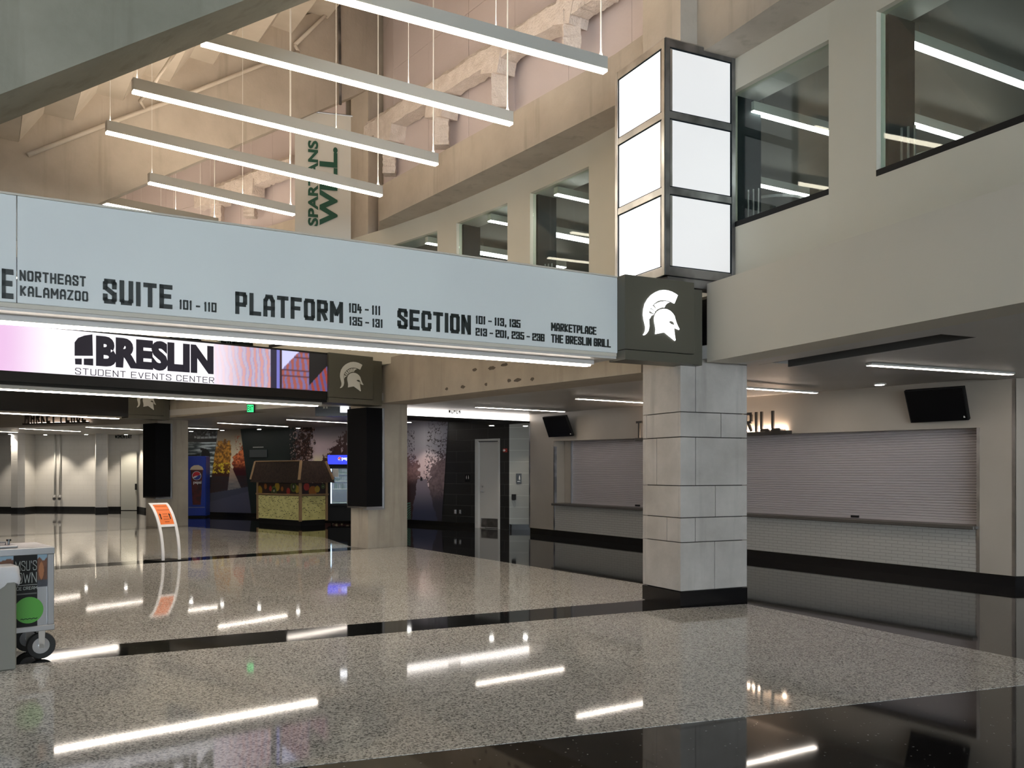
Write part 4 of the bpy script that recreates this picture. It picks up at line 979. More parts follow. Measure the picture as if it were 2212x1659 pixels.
def f_trees(px, py):
    c = mix(L_(92, 84, 88), L_(158, 140, 142), sm(930, 965, py) * sm(650, 690, px)); c = mix(c, L_(176, 150, 124), sm(975, 998, py) * sm(672, 684, px))
    if px < 640: c = L_(12, 20, 20)
    k = fbm(px * .17, py * .17, 41, 5)
    d1 = abs(px - 658) / 24; 
    if d1 < .75 + .5 * (k - .5) * 2 and k > .34 + .1 * (d1 > .55): c = mix(L_(30, 18, 16), L_(56, 34, 28), sm(.4, .7, fbm(px * .5, py * .5, 43)))
    if fbm(px * .42, py * .42, 45, 3) > .68 and px < 682: c = L_(130, 110, 104)
    edge = 757 - (py - 920) * .85 + 20 * (k - .5) * 2
    if px > edge and k > .32: c = mix(L_(44, 26, 28), L_(66, 40, 40), k)
    return c
def f_winter(px, py):
    c = mix(L_(60, 62, 82), L_(165, 155, 160), sm(880, 950, py) * (1 - abs(px - 918) / 75)); c = mix(c, L_(150, 132, 134), sm(960, 1000, py) * (1 - abs(px - 918) / 80))
    k = fbm(px * .13, py * .13, 51, 5); kk = fbm(px * .3, py * .3, 52, 3); k2 = fbm(px * .16, py * .16, 57, 3)
    left = 900 + (py - 1000) * .14 + 12 * (k - .5) * 2; right = 930 - (py - 1000) * .10 + 14 * (k - .5) * 2
    if py > 978 + (px - 872) * .5 + 26 * (kk - .5) * 2 and px < left + 6 + 5 * (kk - .5): c = mix(L_(58, 40, 40), L_(112, 86, 84), kk); c = mix(c, L_(34, 18, 18), sm(1020, 1050, py))
    elif py > 930 and px < 896 and abs(k2 - .5) < .035: c = L_(50, 42, 50)
    if py > 1004 - (px - 930) * .7 + 26 * (kk - .5) * 2 and px > right + 5 * (kk - .5): c = mix(L_(46, 36, 40), L_(92, 78, 80), kk); c = mix(c, L_(34, 32, 40), sm(1050, 1090, py))
    elif py > 905 and px > 918 + (1000 - py) * .1 and abs(k2 - .5) < .04: c = L_(48, 40, 44)
    if py > 1035:
        cw = 912 + (py - 1035) * .06; hw = 9 + (py - 1035) * .22
        if abs(px - cw + 6 * (k - .5)) < hw: c = mix(L_(92, 84, 92), L_(40, 42, 58), sm(1040, 1110, py))
    if py > 1086 and px < 888 and math.sin((px - 872) * .9 + (py - 1100) * (.6 + (px - 872) * .05)) > .2: c = L_(52, 92, 80)
    if abs(px - 911) < 2.6 and abs(py - 1035) < 3.4: c = L_(14, 12, 16)
    return c
mural('wall_mural', 'black and white printed mural of a rower on a river beside the blue cooler', P34, 404, 470, f_river, lambda v: (404, 448 + 23 * v), 110, 130)
mural('wall_mural', 'printed autumn mural of orange trees and a path left of the kiosk', P34, 450, 540, f_autumn, lambda v: (448.3 + 23 * v, 543 - 23 * v), 150, 150)
mural('wall_mural', 'printed mural of brown leafy tree silhouettes behind the kiosk roof', P34, 626, 760, f_trees, lambda v: (626, 766), 190, 120)
mural('wall_mural', 'printed winter river mural with bare trees right of the middle column', P12, 868, 966, f_winter, lambda v: (868, 955 + 14 * v), 150, 170)
gpn = thing('green_wall_panel', 'dark green panel with a translucent plaque on the wall above the kiosk', 'panel', tuple(P34.P(P34.t(585), .13)))
m_g = M('dark_green_panel', (.012, .022, .020), .45)
m_ = MB(); vv = [(543.3, .13), (626.2, .13), (626.2, 3.0), (520.3, 3.0)]; m_.prism([P34.P(P34.t(px), z, -.010) for px, z in vv], -V((P34.n.x, P34.n.y, 0)) * .004); obj('board', m_, m_g, gpn)
a, b = P34.t(541), P34.t(578); obj('plaque', pp(P34, a, b, P34.z(560, 988), P34.z(560, 971.5), -.05, -.02), M('plaque', (.075, .085, .085), .4), gpn, bevel=.003)
a, b = P34.t(547), P34.t(570); obj('lettering', pp(P34, a, b, P34.z(560, 967), P34.z(560, 965), -.02, -.015), m_fix, gpn)
# ================================================================ LEFT PART: FAR WHITE WALL, MARKET PLACE
def gy(px, Y): return V(((px - CX) / F * Y, Y))
wl_pts = [gy(330, 33.6), gy(313, 33.9), gy(300, 35.0), gy(234, 35.0), gy(232, 34.4), gy(207, 34.2), gy(205, 34.9), gy(76, 35.3), gy(38, 34.0), gy(36, 34.8), gy(-60, 35.2)]
mb = MB()
for p0, p1 in zip(wl_pts[:-1], wl_pts[1:]):
    pl = line(p0, p1); mb.pbox(pl, -.01 if 0 else 0, (p1 - p0).length, .15, 3.1, 0, .25)
struct('wall_white_far', mb, m_cmu)
mb = MB()
for p0, p1 in zip(wl_pts[:-1], wl_pts[1:]): mb.pbox(line(p0, p1), 0, (p1 - p0).length, 0, .15, -.01, .25)
struct('baseboard_far', mb, m_blkm)
pw = line(wl_pts[6], wl_pts[7]).off(-.06)
for px, lab in ((118.5, 'left grey downpipe on the far white wall'), (129.5, 'right grey downpipe on the far white wall')):
    t = thing('downpipe', lab, 'pipe', tuple(pw.pt(px, 1075)), 'pair of pipes on the far white wall')
    m_ = MB(); m_.tube([pw.pt(px, 937), pw.pt(px, 1074)], .032, 8); obj('pipe', m_, m_fix, t, smooth=True)
    e_ = pw.pt(px, 1074); m_ = MB(); m_.tube([e_ + V((0, -.0, .05)), e_ + V((.03, -.12, -.03)), e_ + V((.08, -.2, -.06))], .06, 10); obj('outlet_cap', m_, m_steel, t)
pwx = PL(gy(270, 34.9), (1, 0)); t = thing('exit_lettering', 'small dark WOMEN EXIT wording high on the far white wall', 'lettering', tuple(pwx.pt(266, 943)))
wordpl('WOMEN EXIT', pwx, 249, 285, 939.5, 947, m_dark, t)
t = thing('door_2', None, None, tuple(pwx.P(pwx.t(280), .15))); tag(t, kind='structure'); obj('door_leaf', pp(pwx, pwx.t(262), pwx.t(296), .02, 2.35, -.03, -.002), M('pale_door', (.50, .49, .43), .5), t)
m_ = MB(); h_ = pwx.pt(295, 1051.5); m_.box(h_.x - .03, h_.x + .03, h_.y - .09, h_.y - .031, h_.z - .12, h_.z + .12); obj('door_handle', m_, m_blkm, t)
for x, yy in ((gy(22, 33.9).x, 33.9), (gy(98, 34.4).x, 34.4), (gy(186, 34.1).x, 34.1), (gy(272, 34.2).x, 34.2)):
    downlight(x, yy, 3.0, ['leftmost small downlight close to the far white wall', 'small downlight just left of the grey downpipes', 'small downlight to the right of the grey downpipes', 'small downlight above the WOMEN EXIT wording'][[33.9, 34.4, 34.1, 34.2].index(yy)], 150)
mk = line(B3b + V((-1.5, 2.6)), V((-19, 29.6))); mk = line(V((-10.8, 25.9)), V((-16.4, 28.2)))
ka, kb = mk.t(330), mk.t(-80); mb = pp(mk, ka, kb, 2.95, 3.9, 0, .3); struct('trim_4', mb, m_beige)
t = thing('market_lettering', 'dark standing MARKET PLACE letters below the black header sign', 'lettering', tuple(mk.pt(120, 915)))
mf = mk.off(-.12); z0m, z1m = mf.z(120, 912.5), mf.z(120, 886); ta, tb = mf.t(55), mf.t(186)
letters('MARKET PLACE', mf.P(ta, z0m), V((mf.d.x, mf.d.y, 0)) * (1 if tb > ta else -1), (0, 0, 1), abs(tb - ta), z1m - z0m, -V((mf.n.x, mf.n.y, 0)), m_sb, t, th=.03, st=.16, gw=.36, gap=.22, sp=.5)
obj('stepped_base', pp(mf, mf.t(50), mf.t(190), z0m - .05, z0m - .002, -.03, .06), m_sb, t)
obj('backlight_strip', pp(mf, mf.t(60), mf.t(188), z0m - .001, z0m + .008, .03, .05), M('market_backlight', (.9, .9, .9), .5, emit=(1, .8, .68), es=9), t)
# ================================================================ DISPLAY PANELS ON THE COLUMNS
def display(lab, c, da, la, lb, z0, z1):
    db = V((-da.y, da.x)); g = .09; t = thing('column_display', lab, 'display', (c.x, c.y, z0))
    obj('lower_ledge', colbox(c - da * .115 - db * .115, da, la + .14, .112, z0 - .03, z0 - .002), m_alu, t)
    obj('side_trim', colbox(c + da * (la - .002) - db * .108, da, .03, .104, z0, z1), m_alu, t)
    for nm, m__, gg, za, zb2_, ex in (('housing', m_dsteel, g, z0, z1, 0), ('screen', m_disp, g + .012, z0 + .035, z1, -.03)):
        o = c - da * gg - db * gg; m_ = MB(); L2, W2 = la + gg + ex, lb + gg + ex
        pts = [o, o + da * L2, o + da * L2 + db * (gg - .001), c + V((0, 0)) - da * .001 - db * .001, o + db * W2 + da * (gg - .001), o + db * W2]
        m_.prism([P3(p, za) for p in pts], (0, 0, zb2_ - za)); obj(nm, m_, m__, t)
display('tall black display wrapped around the middle column', C2, D2, .30, .62, .80, 2.80)
display('tall black display on the far column above the orange stand', C3, D3, .36, .62, .80, 2.88)
# ================================================================ EXIT SIGN, HANGING RESTROOM SIGN
ex_ = beam3.off(-.002); t = thing('exit_sign', 'small green lit EXIT sign on the far concrete beam', 'sign', tuple(ex_.pt(541, 890)))
cc = ex_.at(541); epl = PL(cc + V((-.03, -.22)), (1.0, .18)); m_eg = M('exit_green', (.02, .3, .08), .4, emit=(.03, .85, .22), es=1.3)
a, b = epl.t(534), epl.t(547.5); z1, z0 = epl.z(541, 874.5), epl.z(541, 890)
obj('case', pp(epl, a - .01, b + .03, z0 - .01, z1 + .01, .004, .07), m_blkm, t); obj('lit_face', pp(epl, a, b, z0, z1, 0, .004), m_eg, t)
wordpl('EXIT', epl, 535, 546.5, 876.5, 888, M('exit_ink', (.01, .06, .02), .5), t, o=-.001, th=.004, st=.2)
m_ = MB(); m_.tube([epl.P((a + b) / 2, z1, .04), ex_.P(ex_.t(541), z1 + .02, .0)], .012, 6); obj('bracket', m_, m_blkm, t)
hs = PL(gy(720, 19.2), (1, .12)); a, b = hs.t(681), hs.t(757)
t = thing('hanging_sign', 'black hanging restroom sign with a lit white square below the middle helmet panel', 'sign', tuple(hs.P((a + b) / 2, 2.75)))
z1, z0 = hs.z(720, 873), hs.z(720, 899); obj('box', pp(hs, a, b, z0, z1, 0, .12), m_blk, t)
m_sq = M('lit_square', (.8, .8, .8), .4, emit=(.9, .93, 1), es=2.2)
obj('lit_square', pp(hs, hs.t(735), hs.t(753.5), hs.z(744, 891), hs.z(744, 878.5), -.006, 0), m_sq, t)
for k in (700, 706): obj('pictogram', pp(hs, hs.t(k - 2), hs.t(k + 2), hs.z(k, 882.5), hs.z(k, 877.5), -.004, 0), m_fix, t)
for x in (a + .1, b - .1): m_ = MB(); m_.tube([hs.P(x, z1, .06), hs.P(x, 2.99, .06)], .01, 6); obj('hanger', m_, m_blkm, t)
# ================================================================ KIOSK
kc = gp(648, 1137); du = V((-1.75, 1.6)).normalized(); dv_ = V((du.y, -du.x)); dv_ = dv_ if dv_.x > 0 else -dv_
kl, kr = (gp(547, 1130.5) - kc).length, .95; k0 = kc
Kp = lambda a, b, z: V((k0.x + du.x * a + dv_.x * b, k0.y + du.y * a + dv_.y * b, z))
def kbox(a0, a1, b0, b1, z0, z1, taper=0):
    m_ = MB(); m_.prism([Kp(a0, b0, z0), Kp(a1, b0, z0), Kp(a1, b1, z0), Kp(a0, b1, z0)], (0, 0, z1 - z0)); return m_
t = thing('bamboo_kiosk', 'bamboo clad vending kiosk with thatched roof and fruit print band', 'kiosk', (kc.x, kc.y, 0))
m_wood = M('kiosk_timber', (.38, .24, .12), .6, noise=((.30, .18, .09), 4, 3, .3, .7)); m_bam = M('bamboo', (.80, .72, .28), .5, noise=((.68, .60, .22), 6, 3, .4, .6)); m_th = M('thatch', (.026, .014, .009), .9, noise=((.05, .028, .018), 14, 4, .35, .7), bump=.8, bscale=40)
obj('skirt', kbox(.06, kl - .06, .06, kr - .06, 0, .14), m_blkm, t); obj('body', kbox(.04, kl - .04, .04, kr - .04, .14, .86), m_blkm, t)
m_ = MB(); rng2 = random.Random(5); nk = MB()
for face, L2 in ((0, kl), (1, kr)):
    n = int(L2 / .036)
    for i in range(n):
        x = .07 + (L2 - .14) * (i + .5) / n
        f = (lambda x, o, z: Kp(x, .035 - o, z)) if face == 0 else (lambda x, o, z: Kp(.035 - o, x, z))
        m_.tube([f(x, 0, .16), f(x, 0, .84)], .0148, 6, caps=False)
        for q_ in range(2):
            z = .2 + .62 * rng2.random(); nk.tube([f(x, 0, z), f(x, 0, z + .014)], .021, 6)
obj('bamboo_canes', m_, m_bam, t, kind='stuff'); obj('bamboo_nodes', nk, M('bamboo_node', (.06, .05, .02), .7), t, kind='stuff')
for a, b in ((0, 0), (kl - .07, 0), (0, kr - .07), (kl - .07, kr - .07)): obj('corner_post', kbox(a, a + .07, b, b + .07, .13, 1.26), m_wood, t, bevel=.005)
obj('counter_rail', kbox(-.015, kl + .015, -.015, kr + .015, .855, .905), m_wood, t, bevel=.005)
def fruit(u, v, s):
    c = (.03, .012, .01)
    for k in range(9):
        cx_, cy_, r_ = (k + .5) / 9 + .03 * math.sin(k * 5 + s), .45 + .25 * math.sin(k * 2.1 + s), .30 + .12 * math.sin(k * 1.7)
        d = math.hypot((u - cx_) * 7.5, (v - cy_)); kind = (k + s) % 4
        cc_ = [(.45, .28, .03), (.10, .16, .03), (.42, .04, .03), (.38, .12, .02)][kind]
        if d < r_ * 1.2: c = cc_
        if kind == 1 and d < r_ * .8: c = (.02, .03, .01)
        if kind == 1 and d < r_ * .35: c = (.4, .42, .3)
    return c
for face, L2 in ((0, kl), (1, kr)):
    f = (lambda x, z: Kp(x, .03, z)) if face == 0 else (lambda x, z: Kp(.03, x, z)); nu_, nv_ = 120, 20; g_ = MB(); vs = []; cl = []
    for j in range(nv_ + 1):
        for i in range(nu_ + 1): vs.append(f(.07 + (L2 - .14) * i / nu_, .905 + .30 * j / nv_)); cl.append(fruit(i / nu_ * (1 if face == 0 else .4), j / nv_, face * 2))
    g_.v = vs; g_.f = [[j * (nu_ + 1) + i, j * (nu_ + 1) + i + 1, (j + 1) * (nu_ + 1) + i + 1, (j + 1) * (nu_ + 1) + i] for j in range(nv_) for i in range(nu_)]
    colored('fruit_print', g_, cl, m_print, t)
obj('inner_cabinet', kbox(.05, kl - .05, .05, kr - .05, .90, 1.2), m_blkm, t)
e_ = .13; ins = .16; zr0, zr1 = 1.22, 1.84
lo_ = [Kp(-e_, -e_, zr0), Kp(kl + e_, -e_, zr0), Kp(kl + e_, kr + e_, zr0), Kp(-e_, kr + e_, zr0)]
hi_ = [Kp(-.02, .02, zr1), Kp(kl + .08, .02, zr1), Kp(kl + .08, kr - .1, zr1), Kp(-.02, kr - .1, zr1)]
m_ = MB(); m_.add(lo_ + hi_, [[0, 1, 5, 4], [1, 2, 6, 5], [2, 3, 7, 6], [3, 0, 4, 7], [4, 5, 6, 7], [3, 2, 1, 0]]); obj('thatched_roof', m_, m_th, t)
for i in range(4): m_ = MB(); d_ = (hi_[i] - lo_[i]); m_.tube([lo_[i] + d_ * .14, hi_[i] - d_ * .01], .042, 6); obj('roof_batten', m_, m_wood, t)
m_ = MB(); m_.tube([hi_[0], hi_[1]], .02, 6); obj('ridge_pole', m_, m_wood, t)
# ================================================================ BLUE COOLER AND DRINKS FRIDGE
m_blue = M('cooler_blue', (.015, .05, .36), .3, noise=((.012, .035, .26), 1.2, 2, .3, .7)); m_cola = M('cola_cup', (.10, .012, .012), .35, noise=((.03, .008, .01), 5, 3, .35, .65)); m_cupw = M('cup_foam', (.55, .45, .32), .6)
cl_ = PL(gy(425, 29.6), (1, .10)); a, b = cl_.t(405.5), cl_.t(444.5); zc = 2.06
t = thing('blue_cooler', 'tall blue drinks cooler with a printed cup of cola beside the far column', 'cooler', tuple(cl_.P((a + b) / 2, 0)))
obj('cabinet', pp(cl_, a, b, .05, zc, 0, .6), m_blue, t, bevel=.02); obj('base', pp(cl_, a + .02, b - .02, 0, .05, .03, .55), m_blkm, t)
obj('door_seam', pp(cl_, a + .03, b - .03, .33, .345, -.004, .0), m_alu, t)
cp = lambda u, v: cl_.P(a + (b - a) * u, v, -.004)
m_ = MB(); m_.prism([cp(.28, .42), cp(.72, .42), cp(.84, 1.62), cp(.16, 1.62)], -V((cl_.n.x, cl_.n.y, 0)) * .004); obj('cup_print', m_, m_cola, t)
m_ = MB(); m_.prism([cp(.12, 1.60), cp(.88, 1.60), cp(.80, 1.70), cp(.60, 1.76), cp(.35, 1.75), cp(.2, 1.69)], -V((cl_.n.x, cl_.n.y, 0)) * .008); obj('foam_print', m_, m_cupw, t)
def globe(pl, tc, z, r, parent, o, em=0):
    nn = -V((pl.n.x, pl.n.y, 0)); mats = (M('logo_white', (.6, .6, .6), .5, emit=(.7, .7, .75) if em else None, es=em), M('logo_red', (.5, .02, .03), .5, emit=(.5, .02, .03) if em else None, es=em), M('logo_blue', (.02, .04, .25), .5, emit=(.02, .05, .4) if em else None, es=em))
    m_ = MB(); m_.prism([pl.P(tc + r * math.cos(k * math.pi / 12), z + r * math.sin(k * math.pi / 12), o) for k in range(24)], nn * .003); obj('logo_disc', m_, mats[0], parent)
    for nm, a0, a1, m2, sgn in (('logo_upper', 25, 205, mats[1], 1), ('logo_lower', 215, 372, mats[2], -1)):
        P = [(math.cos(math.radians(a0 + (a1 - a0) * k / 12)) * .9, math.sin(math.radians(a0 + (a1 - a0) * k / 12)) * .9) for k in range(13)]
        p0, p1 = P[0], P[-1]; mid_ = [(p1[0] + (p0[0] - p1[0]) * k / 6, p1[1] + (p0[1] - p1[1]) * k / 6 + .12 * math.sin(k / 6 * 2 * math.pi)) for k in range(1, 6)]
        m_ = MB(); m_.prism([pl.P(tc + x * r, z + y * r, o - .003) for x, y in P + mid_], nn * .002); obj(nm, m_, m2, parent)
globe(cl_, a + (b - a) * .5, 1.40, .15, t, -.009)
word('lettering', 'pepsi', cl_.P(a + (b - a) * .32, 1.10, -.009), V((cl_.d.x, cl_.d.y, 0)), (0, 0, 1), .26, .13, -V((cl_.n.x, cl_.n.y, 0)), m_white, t, th=.003, font='b', boff=.02)
fr_ = PL(gy(706, 25.6), (1, .16)); a = fr_.t(707); b = a + 1.25; zf = 2.02
t = thing('drinks_fridge', 'black two door drinks fridge with a lit blue header beside the middle column', 'fridge', tuple(fr_.P((a + b) / 2, 0)))
m_ = MB()
m_.pbox(fr_, a, b, .10, .52, 0, .7); m_.pbox(fr_, a, b, 1.70, zf, .01, .7); m_.pbox(fr_, a, a + .05, .52, 1.7, 0, .7); m_.pbox(fr_, b - .05, b, .52, 1.7, 0, .7); m_.pbox(fr_, a + .05, b - .05, .52, 1.7, .62, .7)
obj('cabinet', m_, m_blkm, t)
for k in (0, 1): 
    for s in (a + .1, b - .14): 
        if k == 0: m_ = MB(); m_.tube([fr_.P(s, .05, .1), fr_.P(s + .04, .05, .1)], .05, 10); obj('caster', m_, m_blk, t)
m_hd = M('fridge_header', (.02, .03, .3), .4, emit=(.015, .03, .75), es=1.0); m_ledb = M('cold_led', (.8, .8, .9), .4, emit=(.55, .70, 1.0), es=2.2); m_int = M('fridge_inside', (.015, .03, .15), .5)
obj('header', pp(fr_, a + .01, b - .01, zf - .27, zf, -.02, .008), m_hd, t)
word('lettering', 'pepsi', fr_.P(a + .42, zf - .17, -.025), V((fr_.d.x, fr_.d.y, 0)), (0, 0, 1), .24, .12, -V((fr_.n.x, fr_.n.y, 0)), M('white_lit', (.8, .8, .8), .5, emit=(.8, .85, 1), es=.9), t, th=.003, font='b', boff=.02)
globe(fr_, a + .36, zf - .11, .055, t, -.021, .6)
obj('grille', pp(fr_, a + .04, b - .04, .14, .46, -.012, -.001), m_blkm, t)
for k in (0, 1):
    x0 = a + .04 + k * (b - a - .08) / 2; x1 = x0 + (b - a - .08) / 2; fr2 = MB()
    for q0, q1, z0, z1 in ((x0, x0 + .05, .54, 1.69), (x1 - .05, x1, .54, 1.69), (x0 + .05, x1 - .05, .54, .60), (x0 + .05, x1 - .05, 1.63, 1.69)): fr2.pbox(fr_, q0, q1, z0, z1, -.03, 0)
    d_ = obj('door', fr2, m_blkm, t); obj('pane', pp(fr_, x0 + .05, x1 - .05, .60, 1.63, -.02, -.014), m_glassf, d_)
    obj('handle', pp(fr_, x1 - .04 if k == 0 else x0 + .01, x1 - .02 if k == 0 else x0 + .03, .9, 1.3, -.06, -.03), m_blk, d_)
    obj('led_tube', pp(fr_, x0 + .055, x0 + .085, .61, 1.62, .0, .03), m_ledb, t)
    obj('liner', pp(fr_, x0 + .06, x1 - .06, .55, 1.69, .58, .60), m_int, t)
    for z in (.62, 1.02, 1.25, 1.46): obj('shelf', pp(fr_, x0 + .09, x1 - .05, z, z + .014, .06, .56), m_dsteel, t)
    m_ = MB()
    for z, n, h in ((1.035, 7, .17), (1.265, 8, .14), (1.475, 8, .13)):
        for i in range(n): xx = x0 + .13 + (x1 - x0 - .22) * i / (n - 1); m_.tube([fr_.P(xx, z, .14), fr_.P(xx, z + h * .7, .14), fr_.P(xx, z + h, .14)], [.024, .024, .01], 6)
    obj('bottles', m_, M('bottle_mix', (.03, .10, .12), .3, noise=((.25, .28, .40), 9, 1, .45, .55)), t, kind='stuff')
obj('paper_notice', pp(fr_, a + .15, a + .32, 1.38, 1.62, -.035, -.031), m_fix, t)
# ================================================================ ORANGE NOTICE STAND
sa, sb = gp(350, 1213), gp(391, 1210); wv = (sb - sa); lv = V((-.30, .16))
def SP(u, s, o=0.0):                                        # u across, s up the curve
    hgt = .975 * math.sin(s * 1.25) / math.sin(1.25); ln = (1 - math.cos(s * 1.25)) / (1 - math.cos(1.25))
    p = sa + wv * u + lv * ln; nn = V((wv.y, -wv.x)).normalized() * o; return V((p.x + nn.x, p.y + nn.y, hgt + .012))
t = thing('notice_stand', 'curved white notice stand holding an orange card with two black arrows', 'sign stand', (*((sa + sb) / 2), 0))
def strip(u0, u1, s0, s1, n=12, o0=0, o1=-.03):
    m_ = MB(); vs = []; fs = []
    for i in range(n + 1):
        s = s0 + (s1 - s0) * i / n; vs += [SP(u0, s, o0), SP(u1, s, o0), SP(u1, s, o1), SP(u0, s, o1)]
    for i in range(n):
        for j in range(4): fs.append([4 * i + j, 4 * i + (j + 1) % 4, 4 * i + 4 + (j + 1) % 4, 4 * i + 4 + j])
    fs += [[3, 2, 1, 0], [4 * n, 4 * n + 1, 4 * n + 2, 4 * n + 3]]; return m_.add(vs, fs)
m_wf = M('white_frame', (.80, .79, .80), .35)
obj('upright', strip(0, .14, 0, 1, 20), m_wf, t); obj('upright', strip(.86, 1, 0, 1, 20), m_wf, t)
obj('cross_bar', strip(.14, .86, .94, 1, 3), m_wf, t); obj('cross_bar', strip(.14, .86, .47, .51, 3), m_wf, t)
obj('orange_card', strip(.14, .86, .51, .94, 10, -.008, -.016), m_orange, t)
for u in (.22, .70):
    m_ = MB(); f = lambda uu, ss: SP(uu, ss, -.003)
    m_.add([f(u + .02, .60), f(u + .07, .60), f(u + .07, .68), f(u + .02, .68)], [[0, 1, 2, 3]]); m_.add([f(u - .01, .675), f(u + .10, .675), f(u + .045, .72)], [[0, 1, 2]]); obj('arrow', m_, m_blkm, t)
m_ink = M('card_ink', (.45, .09, .02), .6)
m_ = MB()
for s, u0, u1 in ((.885, .2, .8), (.79, .22, .84), (.70, .40, .66), (.65, .40, .66), (.60, .38, .68), (.555, .40, .64)):
    m_.add([SP(u0, s - .006, -.003), SP(u1, s - .006, -.003), SP(u1, s + .006, -.003), SP(u0, s + .006, -.003)], [[0, 1, 2, 3]])
obj('printed_lines', m_, m_ink, t)
bc = (sa + sb) / 2; bb = [sa - wv * .15 + lv * -.35, sb + wv * .15 + lv * -.35, sb + wv * .15 + lv * 1.1, sa - wv * .15 + lv * 1.1]
m_ = MB(); m_.prism([P3(p, .004) for p in bb], (0, 0, .010)); obj('base_plate', m_, m_blkm, t)
# ================================================================ ICE CREAM CART
cc0 = gp(105, 1421); cd = vp(3300); cf = PL(cc0 + V((.06, -.10)), cd); cf = PL(cf.at(117), cd)
e_ = cf.t(117); wid = 1.5; zb, zt__ = .245, .915; dep = .62
t = thing('ice_cream_cart', 'stainless ice cream cart with dark printed graphics and black wheels at the left edge', 'cart', tuple(cf.P(e_ - wid / 2, 0, dep / 2)))
obj('body', pp(cf, e_ - wid + .03, e_ - .03, zb + .02, zt__ - .04, .012, dep - .012), m_alu, t)
obj('top_rail', pp(cf, e_ - wid, e_ + .004, zt__ - .055, zt__, -.006, .03), m_alu, t, bevel=.004); obj('bottom_rail', pp(cf, e_ - wid, e_ + .004, zb, zb + .045, -.006, .03), m_alu, t, bevel=.004)
for x0 in (e_ - .05, e_ - wid): obj('corner_rail', pp(cf, x0, x0 + .05, zb + .045, zt__ - .055, -.004, .03), m_alu, t, bevel=.004)
obj('top_sheet', pp(cf, e_ - wid, e_, zt__ - .02, zt__ + .002, .03, dep), m_steel, t); obj('side_sheet', pp(cf, e_ - .012, e_ + .002, zb, zt__ - .021, .03, dep), m_alu, t)
gpx = lambda px: cf.t(px)
obj('black_graphic', pp(cf, gpx(30), gpx(80.5), zb + .046, zt__ - .056, -.002, .012), m_blkm, t)
def scoop(u, v):
    n_ = fbm(u * 3, v * 4, 61); c = mix(lin(150, 175, 190), lin(120, 145, 160), v)
    if v < .86 + .05 * math.sin(u * 9): c = mix(lin(70, 42, 30), lin(120, 76, 50), n_)
    if (u - .35) ** 2 + ((v - .5) / 1.2) ** 2 < .05: c = lin(150, 98, 62)
    if v < .22: c = mix(lin(40, 40, 45), lin(70, 75, 85), n_)
    return c
for (p0, p1, z0, z1) in ((81, 106, .60, zt__ - .056), (-60, 29.5, .60, zt__ - .056)):
    g_ = MB(); vs = []; clr = []; t0_, t1_ = gpx(p0), gpx(p1)
    for j in range(31):
        for i in range(31): vs.append(cf.P(t0_ + (t1_ - t0_) * i / 30, z0 + (z1 - z0) * j / 30, .006)); clr.append(scoop(i / 30, j / 30))
    g_.v = vs; g_.f = [[j * 31 + i, j * 31 + i + 1, (j + 1) * 31 + i + 1, (j + 1) * 31 + i] for j in range(30) for i in range(30)]; colored('printed_photo', g_, clr, m_print, t)
m_thin = M('pale_ink', (.33, .36, .34), .6)
kw = dict(o=-.004, th=.002, st=.07, gw=.50, gap=.16)
wordpl("MSU'S", cf, 33, 79, 1213, 1234, m_thin, t, **kw); [wordpl(ch, cf, a_, b_, 1238, 1261, m_thin, t, yat=37, **kw) for ch, a_, b_ in (('O', 36, 48), ('W', 50, 66), ('N', 68, 79))]
obj('printed_rule', pp(cf, gpx(37), gpx(80), cf.z(60, 1264), cf.z(60, 1263), -.004, -.002), m_thin, t)
wordpl('ICE CREAM', cf, 33, 80, 1269, 1276, m_thin, t, o=-.004, th=.002, st=.12, gw=.5, gap=.2)
obj('printed_rule', pp(cf, gpx(36), gpx(79), cf.z(60, 1284), cf.z(60, 1281), -.004, -.002), M('dim_ink', (.07, .075, .07), .6), t)
D3s = V((cf.d.x, cf.d.y, 0)); m_sg = M('sticker_green', (.06, .27, .03), .5); nn = -V((cf.n.x, cf.n.y, 0)); c_ = cf.pt(62, 1318); r_ = .105
m_ = MB(); m_.prism([c_ + V((cf.d.x, cf.d.y, 0)) * r_ * math.cos(k * math.pi / 16) + V((0, 0, r_ * math.sin(k * math.pi / 16))) + nn * .003 for k in range(32)], nn * .003); obj('round_sticker', m_, m_sg, t)
obj('sticker_script', MB().tube([c_ + nn * .009 + D3s * (-.06 + .01 * k) + V((0, 0, -.068 + .004 * math.sin(k * 2.2))) for k in range(13)], .0028, 5), m_dark, t)
m_rub = M('black_rubber', (.012, .012, .012), .7); D3_ = V((cf.d.x, cf.d.y, 0)); N3_ = V((cf.n.x, cf.n.y, 0))
